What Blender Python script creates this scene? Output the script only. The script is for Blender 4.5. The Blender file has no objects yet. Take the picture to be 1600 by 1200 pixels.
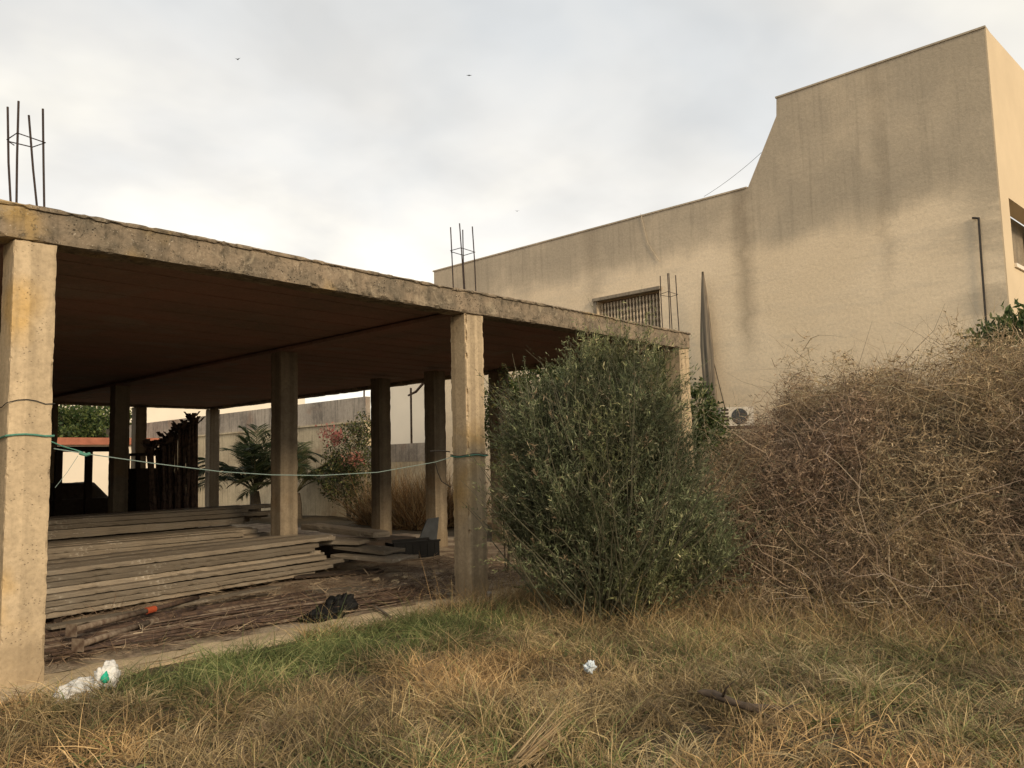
import bpy, math, random
import numpy as np
from mathutils import Vector, Matrix, Euler
rs = np.random.RandomState(7); random.seed(7)
R = math.radians
sc = bpy.context.scene
C = sc.collection

# ------------------------------------------------------------------ camera
FPX, YAW, TILT, ROLL, HC = 1265.66, 0.8244, 0.0974, -0.025, 1.6
def _axes():
    cy, sy, ct, st = math.cos(YAW), math.sin(YAW), math.cos(TILT), math.sin(TILT)
    F = np.array([sy*ct, cy*ct, st]); Rt = np.array([cy, -sy, 0.0]); U = np.cross(Rt, F)
    cr, sr = math.cos(ROLL), math.sin(ROLL)
    return F, cr*Rt + sr*U, -sr*Rt + cr*U
AF, AR, AU = _axes()
cam = bpy.data.cameras.new('camera'); camo = bpy.data.objects.new('camera', cam); C.objects.link(camo)
cam.sensor_width = 36; cam.lens = FPX*36/1600; cam.clip_end = 3000; cam.clip_start = 0.05
camo.matrix_world = Matrix(((AR[0], AU[0], -AF[0], 0), (AR[1], AU[1], -AF[1], 0), (AR[2], AU[2], -AF[2], HC), (0, 0, 0, 1)))
sc.camera = camo
def ray(u, v): return AF + AR*(u-800)/FPX - AU*(v-600)/FPX
def onz(u, v, z=0.0):
    d = ray(u, v); return d*((z-HC)/d[2]) + np.array([0, 0, HC])
def onX(u, v, X):
    d = ray(u, v); return d*(X/d[0]) + np.array([0, 0, HC])
def onY(u, v, Y):
    d = ray(u, v); return d*(Y/d[1]) + np.array([0, 0, HC])

# ------------------------------------------------------------------ world and sun
SUN_EL, SUN_AZ = R(24), math.atan2(-0.975, -0.22)     # direction TOWARDS the sun, azimuth as (x, y)
w = bpy.data.worlds.new('World'); sc.world = w; w.use_nodes = True
nt = w.node_tree; nt.nodes.clear()
def N(t, typ, **k):
    n = t.nodes.new(typ)
    for a, b in k.items():
        if a.startswith('i_'):
            n.inputs[a[2:].replace('_', ' ')].default_value = b
        else: setattr(n, a, b)
    return n
def ramp(t, src, pts):
    n = t.nodes.new('ShaderNodeValToRGB'); e = n.color_ramp.elements
    while len(e) < len(pts): e.new(0.5)
    for el, (p, c) in zip(e, pts):
        el.position = p; el.color = (c, c, c, 1) if isinstance(c, (int, float)) else (*c, 1)
    t.links.new(src, n.inputs[0]); return n.outputs[0]
def mixc(t, fac, a, b, mode='MIX'):
    n = t.nodes.new('ShaderNodeMix'); n.data_type = 'RGBA'; n.blend_type = mode
    for s, v in ((n.inputs[0], fac), (n.inputs[6], a), (n.inputs[7], b)):
        if isinstance(v, bpy.types.NodeSocket): t.links.new(v, s)
        elif isinstance(v, (int, float)): s.default_value = v
        else: s.default_value = (*v, 1)
    return n.outputs[2]
def math_(t, op, a, b=0.0, clamp=False):
    n = t.nodes.new('ShaderNodeMath'); n.operation = op; n.use_clamp = clamp
    for s, v in ((n.inputs[0], a), (n.inputs[1], b)):
        if isinstance(v, bpy.types.NodeSocket): t.links.new(v, s)
        else: s.default_value = v
    return n.outputs[0]
def noise(t, vec, scale, detail=4, rough=0.55, dist=0.0, mapscale=None, loc=None):
    if mapscale or loc:
        m = t.nodes.new('ShaderNodeMapping'); t.links.new(vec, m.inputs[0])
        if mapscale: m.inputs['Scale'].default_value = mapscale
        if loc: m.inputs['Location'].default_value = loc
        vec = m.outputs[0]
    n = t.nodes.new('ShaderNodeTexNoise'); t.links.new(vec, n.inputs['Vector'])
    n.inputs['Scale'].default_value = scale; n.inputs['Detail'].default_value = detail
    n.inputs['Roughness'].default_value = rough; n.inputs['Distortion'].default_value = dist
    return n.outputs['Fac']

tc = N(nt, 'ShaderNodeTexCoord')
sky = N(nt, 'ShaderNodeTexSky', sky_type='NISHITA', sun_disc=False)
sky.sun_elevation = SUN_EL; sky.sun_rotation = math.pi/2 - SUN_AZ; sky.dust_density = 2.0
sep = N(nt, 'ShaderNodeSeparateXYZ'); nt.links.new(tc.outputs['Generated'], sep.inputs[0])
# the overcast sheet: warm bright band low down, cooler grey above, broken by soft clouds
zz = math_(nt, 'MAXIMUM', sep.outputs[2], 0.0)
layer = ramp(nt, zz, [(0.0, (0.93, 0.84, 0.68)), (0.13, (0.88, 0.825, 0.71)), (0.27, (0.725, 0.695, 0.64)), (0.5, (0.635, 0.62, 0.585)), (1.0, (0.61, 0.60, 0.58))])
den = math_(nt, 'ADD', zz, 0.22)
cx = math_(nt, 'DIVIDE', sep.outputs[0], den); cyy = math_(nt, 'DIVIDE', sep.outputs[1], den)
cmb = N(nt, 'ShaderNodeCombineXYZ'); nt.links.new(cx, cmb.inputs[0]); nt.links.new(cyy, cmb.inputs[1])
n1 = noise(nt, cmb.outputs[0], 1.1, 5, 0.5, 0.3, loc=(5.1, 2.4, 0))
n2 = noise(nt, cmb.outputs[0], 2.6, 4, 0.5, 0.2, loc=(0.3, 7.2, 0))
c1 = ramp(nt, n1, [(0.34, (0.80, 0.835, 0.885)), (0.50, (0.94, 0.945, 0.955)), (0.64, (1.18, 1.16, 1.10))])
c2 = ramp(nt, n2, [(0.35, 0.92), (0.62, 1.06)])
cl = mixc(nt, 1.0, mixc(nt, 1.0, layer, c1, 'MULTIPLY'), c2, 'MULTIPLY')
vm = N(nt, 'ShaderNodeVectorMath', operation='SCALE'); vm.inputs['Scale'].default_value = 0.10
nt.links.new(sky.outputs[0], vm.inputs[0])
fin = mixc(nt, 0.93, vm.outputs[0], cl)
bg = N(nt, 'ShaderNodeBackground'); bg.inputs[1].default_value = 1.2
nt.links.new(fin, bg.inputs[0])
wo = N(nt, 'ShaderNodeOutputWorld'); nt.links.new(bg.outputs[0], wo.inputs[0])

sl = bpy.data.lights.new('sun', 'SUN'); sl.energy = 2.3; sl.angle = R(12); sl.color = (1.0, 0.80, 0.56)
so = bpy.data.objects.new('sun', sl); C.objects.link(so)
sd = Vector((math.cos(SUN_AZ)*math.cos(SUN_EL), math.sin(SUN_AZ)*math.cos(SUN_EL), math.sin(SUN_EL)))
so.rotation_euler = sd.to_track_quat('Z', 'Y').to_euler()
so.location = (0, 0, 30)
sc.view_settings.view_transform = 'Standard'; sc.view_settings.look = 'None'
sc.view_settings.exposure = 0.29; sc.view_settings.gamma = 1

# ------------------------------------------------------------------ object helpers
def tag(o, label=None, cat=None, group=None, kind=None):
    if label: o['label'] = label
    if cat: o['category'] = cat
    if group: o['group'] = group
    if kind: o['kind'] = kind
    return o
def thing(name, label, cat, loc=(0, 0, 0), group=None):
    o = bpy.data.objects.new(name, None); C.objects.link(o); o.location = loc; o.empty_display_size = 0.1
    return tag(o, label, cat, group)
def mesh(name, V, Fc, mat, parent=None, col=None, smooth=False):
    """V (n,3) world coordinates (shifted to the parent's origin), Fc list of faces or (m,4) array"""
    V = np.asarray(V, np.float32).reshape(-1, 3).copy()
    if parent is not None:
        off = np.zeros(3); p = parent
        while p is not None: off += np.array(p.location); p = p.parent
        V -= off.astype(np.float32)
    me = bpy.data.meshes.new(name)
    if isinstance(Fc, np.ndarray):
        m, k = Fc.shape
        me.vertices.add(len(V)); me.vertices.foreach_set('co', V.ravel())
        me.loops.add(m*k); me.loops.foreach_set('vertex_index', Fc.astype(np.int32).ravel())
        me.polygons.add(m); me.polygons.foreach_set('loop_start', np.arange(0, m*k, k, dtype=np.int32))
        me.update(calc_edges=True)
    else:
        me.from_pydata([tuple(map(float, v)) for v in V], [], [tuple(int(i) for i in f) for f in Fc]); me.update()
    if col is not None:
        ca = me.color_attributes.new('col', 'FLOAT_COLOR', 'POINT')
        cc = np.ones((len(V), 4), np.float32); cc[:, :3] = col; ca.data.foreach_set('color', cc.ravel())
    if smooth: me.polygons.foreach_set('use_smooth', np.ones(len(me.polygons), bool))
    me.materials.append(mat)
    o = bpy.data.objects.new(name, me); C.objects.link(o)
    if parent is not None: o.parent = parent
    return o
def copy_tree(o, parent=None):
    c = o.copy(); C.objects.link(c)
    if parent is not None: c.parent = parent
    for ch in list(o.children): copy_tree(ch, c)
    return c
class MB:
    def __init__(s): s.v = []; s.f = []
    def add(s, V, Fc):
        b = len(s.v); s.v += [tuple(map(float, v)) for v in V]; s.f += [tuple(i+b for i in f) for f in Fc]; return s
    def box(s, a, b, M=None):
        (x0, y0, z0), (x1, y1, z1) = a, b
        V = [(x0,y0,z0),(x1,y0,z0),(x1,y1,z0),(x0,y1,z0),(x0,y0,z1),(x1,y0,z1),(x1,y1,z1),(x0,y1,z1)]
        if M is not None: V = [tuple(M @ Vector(v)) for v in V]
        return s.add(V, [(0,3,2,1),(4,5,6,7),(0,1,5,4),(1,2,6,5),(2,3,7,6),(3,0,4,7)])
    def tube(s, pts, r, n=6, caps=True):
        pts = [Vector(p) for p in pts]; rr = r if hasattr(r, '__len__') else [r]*len(pts)
        V = []; Fc = []
        for i, p in enumerate(pts):
            t = (pts[min(i+1, len(pts)-1)] - pts[max(i-1, 0)]).normalized()
            a = t.orthogonal().normalized() if i == 0 else (a - t*a.dot(t)).normalized()
            b = t.cross(a)
            for k in range(n):
                q = 2*math.pi*k/n; V.append(p + (a*math.cos(q) + b*math.sin(q))*rr[i])
        for i in range(len(pts)-1):
            for k in range(n):
                Fc.append((i*n+k, i*n+(k+1) % n, (i+1)*n+(k+1) % n, (i+1)*n+k))
        if caps: Fc += [tuple(range(n))[::-1], tuple((len(pts)-1)*n+k for k in range(n))]
        return s.add(V, Fc)
    def build(s, name, mat, parent=None, smooth=False): return mesh(name, s.v, s.f, mat, parent, smooth=smooth)

_lat = rs.rand(64, 64, 16)
def vn(x, y, z=0.0):
    """smooth value noise, vectorised, 0..1"""
    x = np.asarray(x, float); y = np.asarray(y, float); z = np.asarray(z, float) + 0*x
    xi, yi, zi = np.floor(x).astype(int), np.floor(y).astype(int), np.floor(z).astype(int)
    fx, fy, fz = x-xi, y-yi, z-zi
    fx, fy, fz = [q*q*(3-2*q) for q in (fx, fy, fz)]
    g = lambda a, b, c: _lat[(xi+a) % 64, (yi+b) % 64, (zi+c) % 16]
    l0 = (g(0,0,0)*(1-fx)+g(1,0,0)*fx)*(1-fy) + (g(0,1,0)*(1-fx)+g(1,1,0)*fx)*fy
    l1 = (g(0,0,1)*(1-fx)+g(1,0,1)*fx)*(1-fy) + (g(0,1,1)*(1-fx)+g(1,1,1)*fx)*fy
    return l0*(1-fz) + l1*fz
def fbm(x, y, z=0.0, o=3):
    s = 0; a = 1; t = 0
    for i in range(o): s = s + a*vn(x*2**i+i*7.3, y*2**i+i*3.1, np.asarray(z)*2**i+i*1.7); t += a; a *= .5
    return s/t

def rough_box(a, b, step=0.05, amp=0.004, chip=0.02, chipf=14.0, seed=0.0, bow=0.0):
    """box with gridded faces; noise on the faces and bites out of the arrises"""
    a = np.array(a, float); b = np.array(b, float); L = b-a
    n = np.maximum(2, np.round(L/step).astype(int)); n = np.minimum(n, 420)
    idx = {}; V = []; Fc = []
    def vid(i, j, k):
        key = (i, j, k)
        if key not in idx: idx[key] = len(V); V.append(key)
        return idx[key]
    for ax in range(3):
        u, v = [(1, 2), (2, 0), (0, 1)][ax]
        for side in (0, n[ax]):
            for i in range(n[u]):
                for j in range(n[v]):
                    q = []
                    for (di, dj) in ((0,0),(1,0),(1,1),(0,1)):
                        c = [0, 0, 0]; c[ax] = side; c[u] = i+di; c[v] = j+dj; q.append(vid(*c))
                    Fc.append(tuple(q) if side else tuple(q[::-1]))
    K = np.array(V); P = a + L*K/n
    on = [(K[:, i] == 0).astype(int) - (K[:, i] == n[i]).astype(int) for i in range(3)]   # inward direction
    cnt = sum(np.abs(o) for o in on)
    f1 = fbm(P[:, 0]*5+P[:, 1]*3+seed, P[:, 2]*5+P[:, 1]*4, seed)
    f2 = vn(P[:, 0]*chipf*2+seed*3, P[:, 2]*chipf*2+P[:, 1]*chipf, 3.3)
    f3 = vn(P[:, 0]*chipf*.6+seed, P[:, 2]*chipf*.6+P[:, 1]*chipf*.6, 6.3)
    for i in range(3):
        P[:, i] += on[i]*np.where(cnt == 1, (f1-.5)*amp*2, 0)
        P[:, i] += on[i]*np.where(cnt >= 2, chip*(0.15+np.clip(f2*f3*2.6-.45, 0, 1.2)), 0)
    return P, Fc

def ribbons(base, dirs, bend, L, W, prof, col, jit=0.0):
    """blades/twigs/leaves as bent tapering ribbons. base,dirs,bend (n,3); L,W (n,); prof widths per station"""
    n = len(base); S = len(prof)
    side = np.cross(dirs, rs.normal(size=(n, 3))); side /= np.linalg.norm(side, axis=1)[:, None]+1e-9
    t = np.linspace(0, 1, S)
    P = base[:, None] + L[:, None, None]*(dirs[:, None]*t[None, :, None] + bend[:, None]*(t**2)[None, :, None])
    if jit: P[:, 1:] += rs.normal(size=(n, S-1, 3))*(jit*L[:, None, None])
    o = side[:, None]*(W[:, None]*np.asarray(prof)[None])[:, :, None]*0.5
    V = np.stack([P-o, P+o], 2).reshape(-1, 3)
    i = (np.arange(n)*S*2)[:, None] + (np.arange(S-1)*2)[None]
    Fc = np.stack([i, i+1, i+3, i+2], -1).reshape(-1, 4)
    cc = np.repeat(col, S*2, 0)
    return V, Fc, cc
def merge(*parts):
    V = []; Fc = []; cc = []; b = 0
    for v, f, c in parts: V.append(v); Fc.append(f+b); cc.append(c); b += len(v)
    return np.concatenate(V), np.concatenate(Fc), np.concatenate(cc)
def unit(v): return v/(np.linalg.norm(v, axis=-1, keepdims=True)+1e-9)
def pick(pal, n, var=0.15, wts=None):
    pal = np.array(pal, float); i = rs.choice(len(pal), n, p=wts)
    return np.clip(pal[i]*(1+rs.uniform(-var, var, (n, 1))), 0, 1)
def s01(x): x = np.clip(x, 0, 1); return x*x*(3-2*x)

# ------------------------------------------------------------------ materials
def mat(name):
    m = bpy.data.materials.new(name); m.use_nodes = True; t = m.node_tree
    b = t.nodes['Principled BSDF']; b.inputs['Roughness'].default_value = 0.85
    b.inputs['Specular IOR Level'].default_value = 0.25
    return m, t, b
def simple(name, col, rough=0.7, metal=0.0, nscale=None, var=0.25, bump=0.0, second=None):
    m, t, b = mat(name); b.inputs['Roughness'].default_value = rough; b.inputs['Metallic'].default_value = metal
    tc = N(t, 'ShaderNodeTexCoord')
    f = noise(t, tc.outputs['Object'], nscale or 6.0, 5, 0.6)
    c2 = second or tuple(c*(1-var) for c in col)
    c = mixc(t, ramp(t, f, [(0.35, 0), (0.65, 1)]), col, c2)
    t.links.new(c, b.inputs['Base Color'])
    if bump:
        bp = N(t, 'ShaderNodeBump'); bp.inputs['Strength'].default_value = bump; bp.inputs['Distance'].default_value = 0.01
        t.links.new(f, bp.inputs['Height']); t.links.new(bp.outputs[0], b.inputs['Normal'])
    return m
def plant_mat(name, trans=0.3, rough=0.7):
    m, t, b = mat(name); b.inputs['Roughness'].default_value = rough
    at = N(t, 'ShaderNodeAttribute', attribute_name='col')
    t.links.new(at.outputs['Color'], b.inputs['Base Color'])
    tr = N(t, 'ShaderNodeBsdfTranslucent'); t.links.new(at.outputs['Color'], tr.inputs[0])
    mx = N(t, 'ShaderNodeMixShader'); mx.inputs[0].default_value = trans
    t.links.new(b.outputs[0], mx.inputs[1]); t.links.new(tr.outputs[0], mx.inputs[2])
    t.links.new(mx.outputs[0], t.nodes['Material Output'].inputs[0])
    return m
def concrete(name, base, dark, stain, sscale=1.3, pits=0.35, bump=0.5, streak=0.5, seed=0.0, stain_lo=0.58, boards=0.0, splash=False, mottle=0.0):
    m, t, b = mat(name); g = N(t, 'ShaderNodeNewGeometry'); P = g.outputs['Position']
    big = noise(t, P, sscale, 5, 0.6, 0.2, loc=(seed, seed*2, 0))
    fine = noise(t, P, 28.0, 6, 0.7)
    med = noise(t, P, 7.0, 5, 0.6, 0.4, loc=(seed, 0, 3))
    stk = noise(t, P, 2.0, 5, 0.6, 0, mapscale=(5, 5, 0.35), loc=(seed, 4, 0))
    c = mixc(t, ramp(t, big, [(0.38, 0), (0.66, 1)]), base, dark)
    c = mixc(t, ramp(t, noise(t, P, 0.9, 3, 0.5, 0.3, loc=(9+seed, 3, 1)), [(stain_lo, 0), (stain_lo+.10, 0.75)]), c, stain)
    c = mixc(t, math_(t, 'MULTIPLY', ramp(t, stk, [(0.50, 0), (0.72, 1)]), streak), c, tuple(d*0.55 for d in dark))
    c = mixc(t, ramp(t, med, [(0.25, 0.35), (0.55, 0)]), c, tuple(min(1, x*1.35) for x in base))
    c = mixc(t, 1.0, c, ramp(t, fine, [(0.25, 0.72), (0.55, 1.0), (0.8, 1.10)]), 'MULTIPLY')
    sm_ = noise(t, P, 1.0, 0, 0.5, 0, mapscale=(9, 9, 0.05), loc=(seed, seed, 0))
    c = mixc(t, boards, c, mixc(t, 1.0, c, ramp(t, sm_, [(0.40, 0.80), (0.43, 1.0), (0.56, 1.0), (0.60, 1.14)]), 'MULTIPLY'))
    if splash:
        sz = N(t, 'ShaderNodeSeparateXYZ'); t.links.new(P, sz.inputs[0])
        hgt = math_(t, 'SUBTRACT', sz.outputs[2], math_(t, 'MULTIPLY', med, 0.5))
        c = mixc(t, ramp(t, hgt, [(0.0, 0.4), (0.16, 0)]), c, (0.20, 0.15, 0.09))
    if mottle:
        mt = noise(t, P, 11.0, 6, 0.75, 0.6, loc=(1, seed, 2)); mt2 = noise(t, P, 5.0, 5, 0.7, 0.8, loc=(6, seed, 2))
        c = mixc(t, math_(t, 'MULTIPLY', ramp(t, mt, [(0.52, 0), (0.62, 1)]), mottle), c, (0.07, 0.058, 0.04))
        c = mixc(t, math_(t, 'MULTIPLY', ramp(t, mt2, [(0.56, 0), (0.66, 1)]), mottle*.6), c, (0.40, 0.33, 0.23))
        c = mixc(t, math_(t, 'MULTIPLY', ramp(t, noise(t, P, 60.0, 2, 0.5), [(0.68, 0), (0.74, 1)]), mottle*.8), c, (0.55, 0.48, 0.38))
    # pits and blowholes
    vo = N(t, 'ShaderNodeTexVoronoi'); vo.inputs['Scale'].default_value = 34; t.links.new(P, vo.inputs['Vector'])
    pit = ramp(t, vo.outputs['Distance'], [(0.10, 1), (0.24, 0)])
    gate = ramp(t, noise(t, P, 4.0, 3, 0.5, loc=(2, 2, seed)), [(0.50, 0), (0.62, 1)])
    pit = math_(t, 'MULTIPLY', pit, gate)
    c = mixc(t, math_(t, 'MULTIPLY', pit, pits), c, (0.05, 0.04, 0.03))
    t.links.new(c, b.inputs['Base Color']); b.inputs['Roughness'].default_value = 0.92
    h = math_(t, 'SUBTRACT', math_(t, 'ADD', math_(t, 'MULTIPLY', fine, 0.5), med), pit)
    bp = N(t, 'ShaderNodeBump'); bp.inputs['Strength'].default_value = bump; bp.inputs['Distance'].default_value = 0.012
    t.links.new(h, bp.inputs['Height']); t.links.new(bp.outputs[0], b.inputs['Normal'])
    return m

M = {}
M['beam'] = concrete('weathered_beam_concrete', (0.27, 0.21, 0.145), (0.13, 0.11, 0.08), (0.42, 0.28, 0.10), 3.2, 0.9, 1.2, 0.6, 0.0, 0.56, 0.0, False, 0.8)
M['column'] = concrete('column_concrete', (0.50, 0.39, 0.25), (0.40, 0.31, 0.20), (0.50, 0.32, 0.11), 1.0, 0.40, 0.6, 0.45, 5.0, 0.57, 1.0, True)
M['inner'] = concrete('shade_toned_concrete', (0.235, 0.19, 0.13), (0.17, 0.135, 0.095), (0.21, 0.145, 0.08), 1.0, 0.3, 0.5, 0.3, 8.0, 0.58, 0.8, True)  # same concrete as the front columns, interior shade darkened into its colour
M['soffit'] = concrete('hollow_block_soffit', (0.30, 0.17, 0.13), (0.22, 0.155, 0.12), (0.26, 0.21, 0.17), 0.8, 0.2, 0.5, 0.0, 3.0)
M['plinth'] = concrete('sandy_concrete', (0.52, 0.41, 0.26), (0.42, 0.325, 0.20), (0.38, 0.26, 0.13), 1.5, 0.3, 0.8, 0.0, 2.0)
M['bwall'] = concrete('boundary_wall_render', (0.55, 0.46, 0.31), (0.38, 0.31, 0.21), (0.36, 0.26, 0.16), 0.9, 0.1, 0.4, 0.8, 1.0)
M['bwall_top'] = concrete('sooty_wall_render', (0.42, 0.36, 0.29), (0.20, 0.17, 0.14), (0.30, 0.20, 0.14), 0.6, 0.1, 0.4, 0.9, 6.0)
M['plank'] = None
M['rebar'] = simple('rusty_rebar', (0.055, 0.04, 0.035), 0.7, 0.3, 30, 0.4, 0.2)
M['ruststeel'] = simple('rusted_steel', (0.13, 0.085, 0.058), 0.8, 0.2, 14, 0.5, 0.3, (0.05, 0.035, 0.03))
M['palesteel'] = simple('cement_caked_steel', (0.24, 0.19, 0.14), 0.85, 0.1, 14, 0.5, 0.5, (0.10, 0.065, 0.045))
M['orange'] = simple('worn_orange_paint', (0.50, 0.10, 0.04), 0.6, 0, 18, 0.4)
M['black'] = simple('black_plastic', (0.006, 0.006, 0.006), 0.75, 0, 8, 0.3, 0.2)
M['slate'] = simple('dark_blue_grey_sheet', (0.045, 0.05, 0.055), 0.6, 0, 6, 0.3, 0.1)
M['darkwood'] = simple('dark_old_timber', (0.05, 0.036, 0.026), 0.9, 0, 9, 0.4, 0.5)
M['white'] = simple('white_plastic_film', (0.72, 0.71, 0.67), 0.45, 0, 16, 0.30, 0.3)
M['green_print'] = simple('green_print', (0.02, 0.40, 0.25), 0.5, 0, 12, 0.1)
M['teal_rope'] = simple('faded_teal_rope', (0.10, 0.27, 0.20), 0.8, 0, 60, 0.3)
M['pale_rope'] = simple('pale_blue_string', (0.22, 0.29, 0.26), 0.8, 0, 60, 0.2)
M['dark_wire'] = simple('dark_wire', (0.05, 0.045, 0.04), 0.6, 0.2, 40, 0.3)
M['bark'] = simple('grey_bark', (0.10, 0.08, 0.055), 0.9, 0, 20, 0.4, 0.6)
M['palepaint'] = simple('pale_painted_wall', (0.78, 0.70, 0.57), 0.85, 0, 0.6, 0.07)
M['glass'] = simple('dark_window', (0.03, 0.03, 0.032), 0.2, 0, 2, 0.2)
M['redtile'] = simple('faded_red_roof_sheet', (0.40, 0.15, 0.09), 0.8, 0, 3, 0.3)
M['metalwhite'] = simple('dusty_white_casing', (0.55, 0.50, 0.42), 0.6, 0, 9, 0.15)
M['dirtheap'] = simple('dark_sandy_heap', (0.07, 0.055, 0.042), 0.95, 0, 9, 0.4, 0.9)
M['cloth'] = simple('grey_weathered_cloth', (0.17, 0.145, 0.115), 0.95, 0, 5, 0.4, 0.4, (0.30, 0.25, 0.18))
M['lintel'] = concrete('grey_lintel', (0.30, 0.25, 0.18), (0.2, 0.17, 0.13), (0.3, 0.2, 0.1), 2, 0.2, 0.5, 0.5, 4.0)
M['leaf'] = plant_mat('leaf', 0.35, 0.55)
M['dry'] = plant_mat('dry_stalk', 0.2, 0.8)
M['petal'] = plant_mat('red_bracts', 0.4, 0.7)

# planks: long grain along local x, each object a slightly different tone
m, t, b = mat('weathered_plank'); tcn = N(t, 'ShaderNodeTexCoord'); oi = N(t, 'ShaderNodeObjectInfo')
gr = noise(t, tcn.outputs['Object'], 9, 6, 0.7, 0.3, mapscale=(0.35, 6, 9))
bl = noise(t, tcn.outputs['Object'], 2.5, 4, 0.6)
c = mixc(t, ramp(t, gr, [(0.3, 0), (0.7, 1)]), (0.29, 0.24, 0.175), (0.155, 0.128, 0.095))
c = mixc(t, ramp(t, bl, [(0.45, 0), (0.7, 0.6)]), c, (0.25, 0.22, 0.175))
fg = noise(t, tcn.outputs['Object'], 14, 5, 0.75, 0.2, mapscale=(0.22, 9, 12))
c = mixc(t, ramp(t, fg, [(0.50, 0), (0.66, 0.75)]), c, (0.065, 0.05, 0.036))
c = mixc(t, ramp(t, noise(t, tcn.outputs['Object'], 6, 5, 0.7, 0.6, loc=(3, 3, 3)), [(0.60, 0), (0.66, 0.7)]), c, (0.42, 0.38, 0.31))
v = math_(t, 'ADD', math_(t, 'MULTIPLY', oi.outputs['Random'], 0.8), 0.65)
vv = N(t, 'ShaderNodeCombineColor'); [t.links.new(v, vv.inputs[i]) for i in range(3)]
c = mixc(t, 1.0, c, vv.outputs[0], 'MULTIPLY'); t.links.new(c, b.inputs['Base Color'])
bp = N(t, 'ShaderNodeBump'); bp.inputs['Strength'].default_value = 0.6; bp.inputs['Distance'].default_value = 0.006
t.links.new(gr, bp.inputs['Height']); t.links.new(bp.outputs[0], b.inputs['Normal']); M['plank'] = m

# big rendered wall: beige plaster with weather grime under the parapet, runs and grey patches
m, t, b = mat('beige_render'); g = N(t, 'ShaderNodeNewGeometry'); P = g.outputs['Position']
sp = N(t, 'ShaderNodeSeparateXYZ'); t.links.new(P, sp.inputs[0])
patch = noise(t, P, 0.35, 5, 0.55, 0.4, mapscale=(1, 1, 1.4))
horiz = noise(t, P, 0.8, 6, 0.65, 0.2, mapscale=(1, 0.8, 3.2), loc=(2, 5, 1))
run = noise(t, P, 1.0, 6, 0.6, 0, mapscale=(1.6, 1.6, 0.16))
run2 = noise(t, P, 1.0, 5, 0.65, 0, mapscale=(9, 9, 0.35), loc=(4, 8, 0))
fine = noise(t, P, 16, 6, 0.7)
c = mixc(t, ramp(t, patch, [(0.38, 0), (0.64, 1)]), (0.80, 0.655, 0.46), (0.73, 0.59, 0.405))
c = mixc(t, ramp(t, horiz, [(0.52, 0), (0.70, 0.55)]), c, (0.62, 0.52, 0.38))
edge = math_(t, 'ADD', sp.outputs[2], math_(t, 'MULTIPLY', math_(t, 'ADD', math_(t, 'MULTIPLY', math_(t, 'SUBTRACT', run, 0.5), 0.8), math_(t, 'MULTIPLY', math_(t, 'SUBTRACT', patch, 0.5), 0.8)), 1.0))
gz = math_(t, 'DIVIDE', math_(t, 'SUBTRACT', edge, 6.0), 0.8)       # grime above a ragged line about 6.3 m up
gz = ramp(t, gz, [(0, 0), (0.5, 0.72), (1, 0.88)])
top = math_(t, 'MULTIPLY', gz, ramp(t, noise(t, P, 0.7, 4, 0.6, 0.3, loc=(1, 9.5, 4)), [(0.30, 0.62), (0.55, 1)]))
c = mixc(t, top, c, (0.38, 0.32, 0.235))
c = mixc(t, math_(t, 'MULTIPLY', ramp(t, run2, [(0.50, 0), (0.78, 0.55)]), top), c, (0.22, 0.185, 0.135))
# two long dark runs lower down the wall
for (yc, wd, z0, z1, k) in ((7.9, 0.16, 3.4, 6.6, 0.55), (5.0, 0.10, 4.4, 8, 0.25), (12.0, 0.2, 4.6, 8, 0.3)):
    dy = math_(t, 'ABSOLUTE', math_(t, 'SUBTRACT', math_(t, 'ADD', sp.outputs[1], math_(t, 'MULTIPLY', math_(t, 'SUBTRACT', horiz, .5), .5)), yc))
    ms = math_(t, 'SUBTRACT', 1.0, math_(t, 'DIVIDE', dy, wd*2), True)
    ms = math_(t, 'MULTIPLY', ms, math_(t, 'MULTIPLY', math_(t, 'DIVIDE', math_(t, 'SUBTRACT', sp.outputs[2], z0), 1.0, True), k))
    c = mixc(t, ms, c, (0.24, 0.19, 0.13))
dyy = math_(t, 'SUBTRACT', 1.0, math_(t, 'DIVIDE', math_(t, 'SUBTRACT', sp.outputs[1], 2.9), 1.5), True)
gp = math_(t, 'MULTIPLY', dyy, ramp(t, horiz, [(0.40, 0), (0.6, 0.75)]))
c = mixc(t, gp, c, (0.42, 0.35, 0.25))
crk = N(t, 'ShaderNodeTexVoronoi', feature='DISTANCE_TO_EDGE'); crk.inputs['Scale'].default_value = 0.55; wv = N(t, 'ShaderNodeVectorMath', operation='ADD'); nz = N(t, 'ShaderNodeTexNoise'); nz.inputs['Scale'].default_value = 1.5; nz.inputs['Detail'].default_value = 5; t.links.new(P, nz.inputs['Vector']); t.links.new(P, wv.inputs[0]); t.links.new(nz.outputs['Color'], wv.inputs[1]); t.links.new(wv.outputs[0], crk.inputs['Vector'])
c = mixc(t, math_(t, 'MULTIPLY', ramp(t, crk.outputs['Distance'], [(0.0, 0.15), (0.006, 0)]), ramp(t, noise(t, P, 0.5, 2, 0.5, loc=(7, 7, 7)), [(0.5, 0), (0.6, 1)])), c, (0.16, 0.13, 0.09))
c = mixc(t, 1.0, c, ramp(t, fine, [(0.25, 0.86), (0.7, 1.08)]), 'MULTIPLY')
t.links.new(c, b.inputs['Base Color']); b.inputs['Roughness'].default_value = 0.95
bp = N(t, 'ShaderNodeBump'); bp.inputs['Strength'].default_value = 0.35; bp.inputs['Distance'].default_value = 0.02
t.links.new(math_(t, 'ADD', fine, math_(t, 'MULTIPLY', horiz, 1.5)), bp.inputs['Height']); t.links.new(bp.outputs[0], b.inputs['Normal']); M['render'] = m
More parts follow.
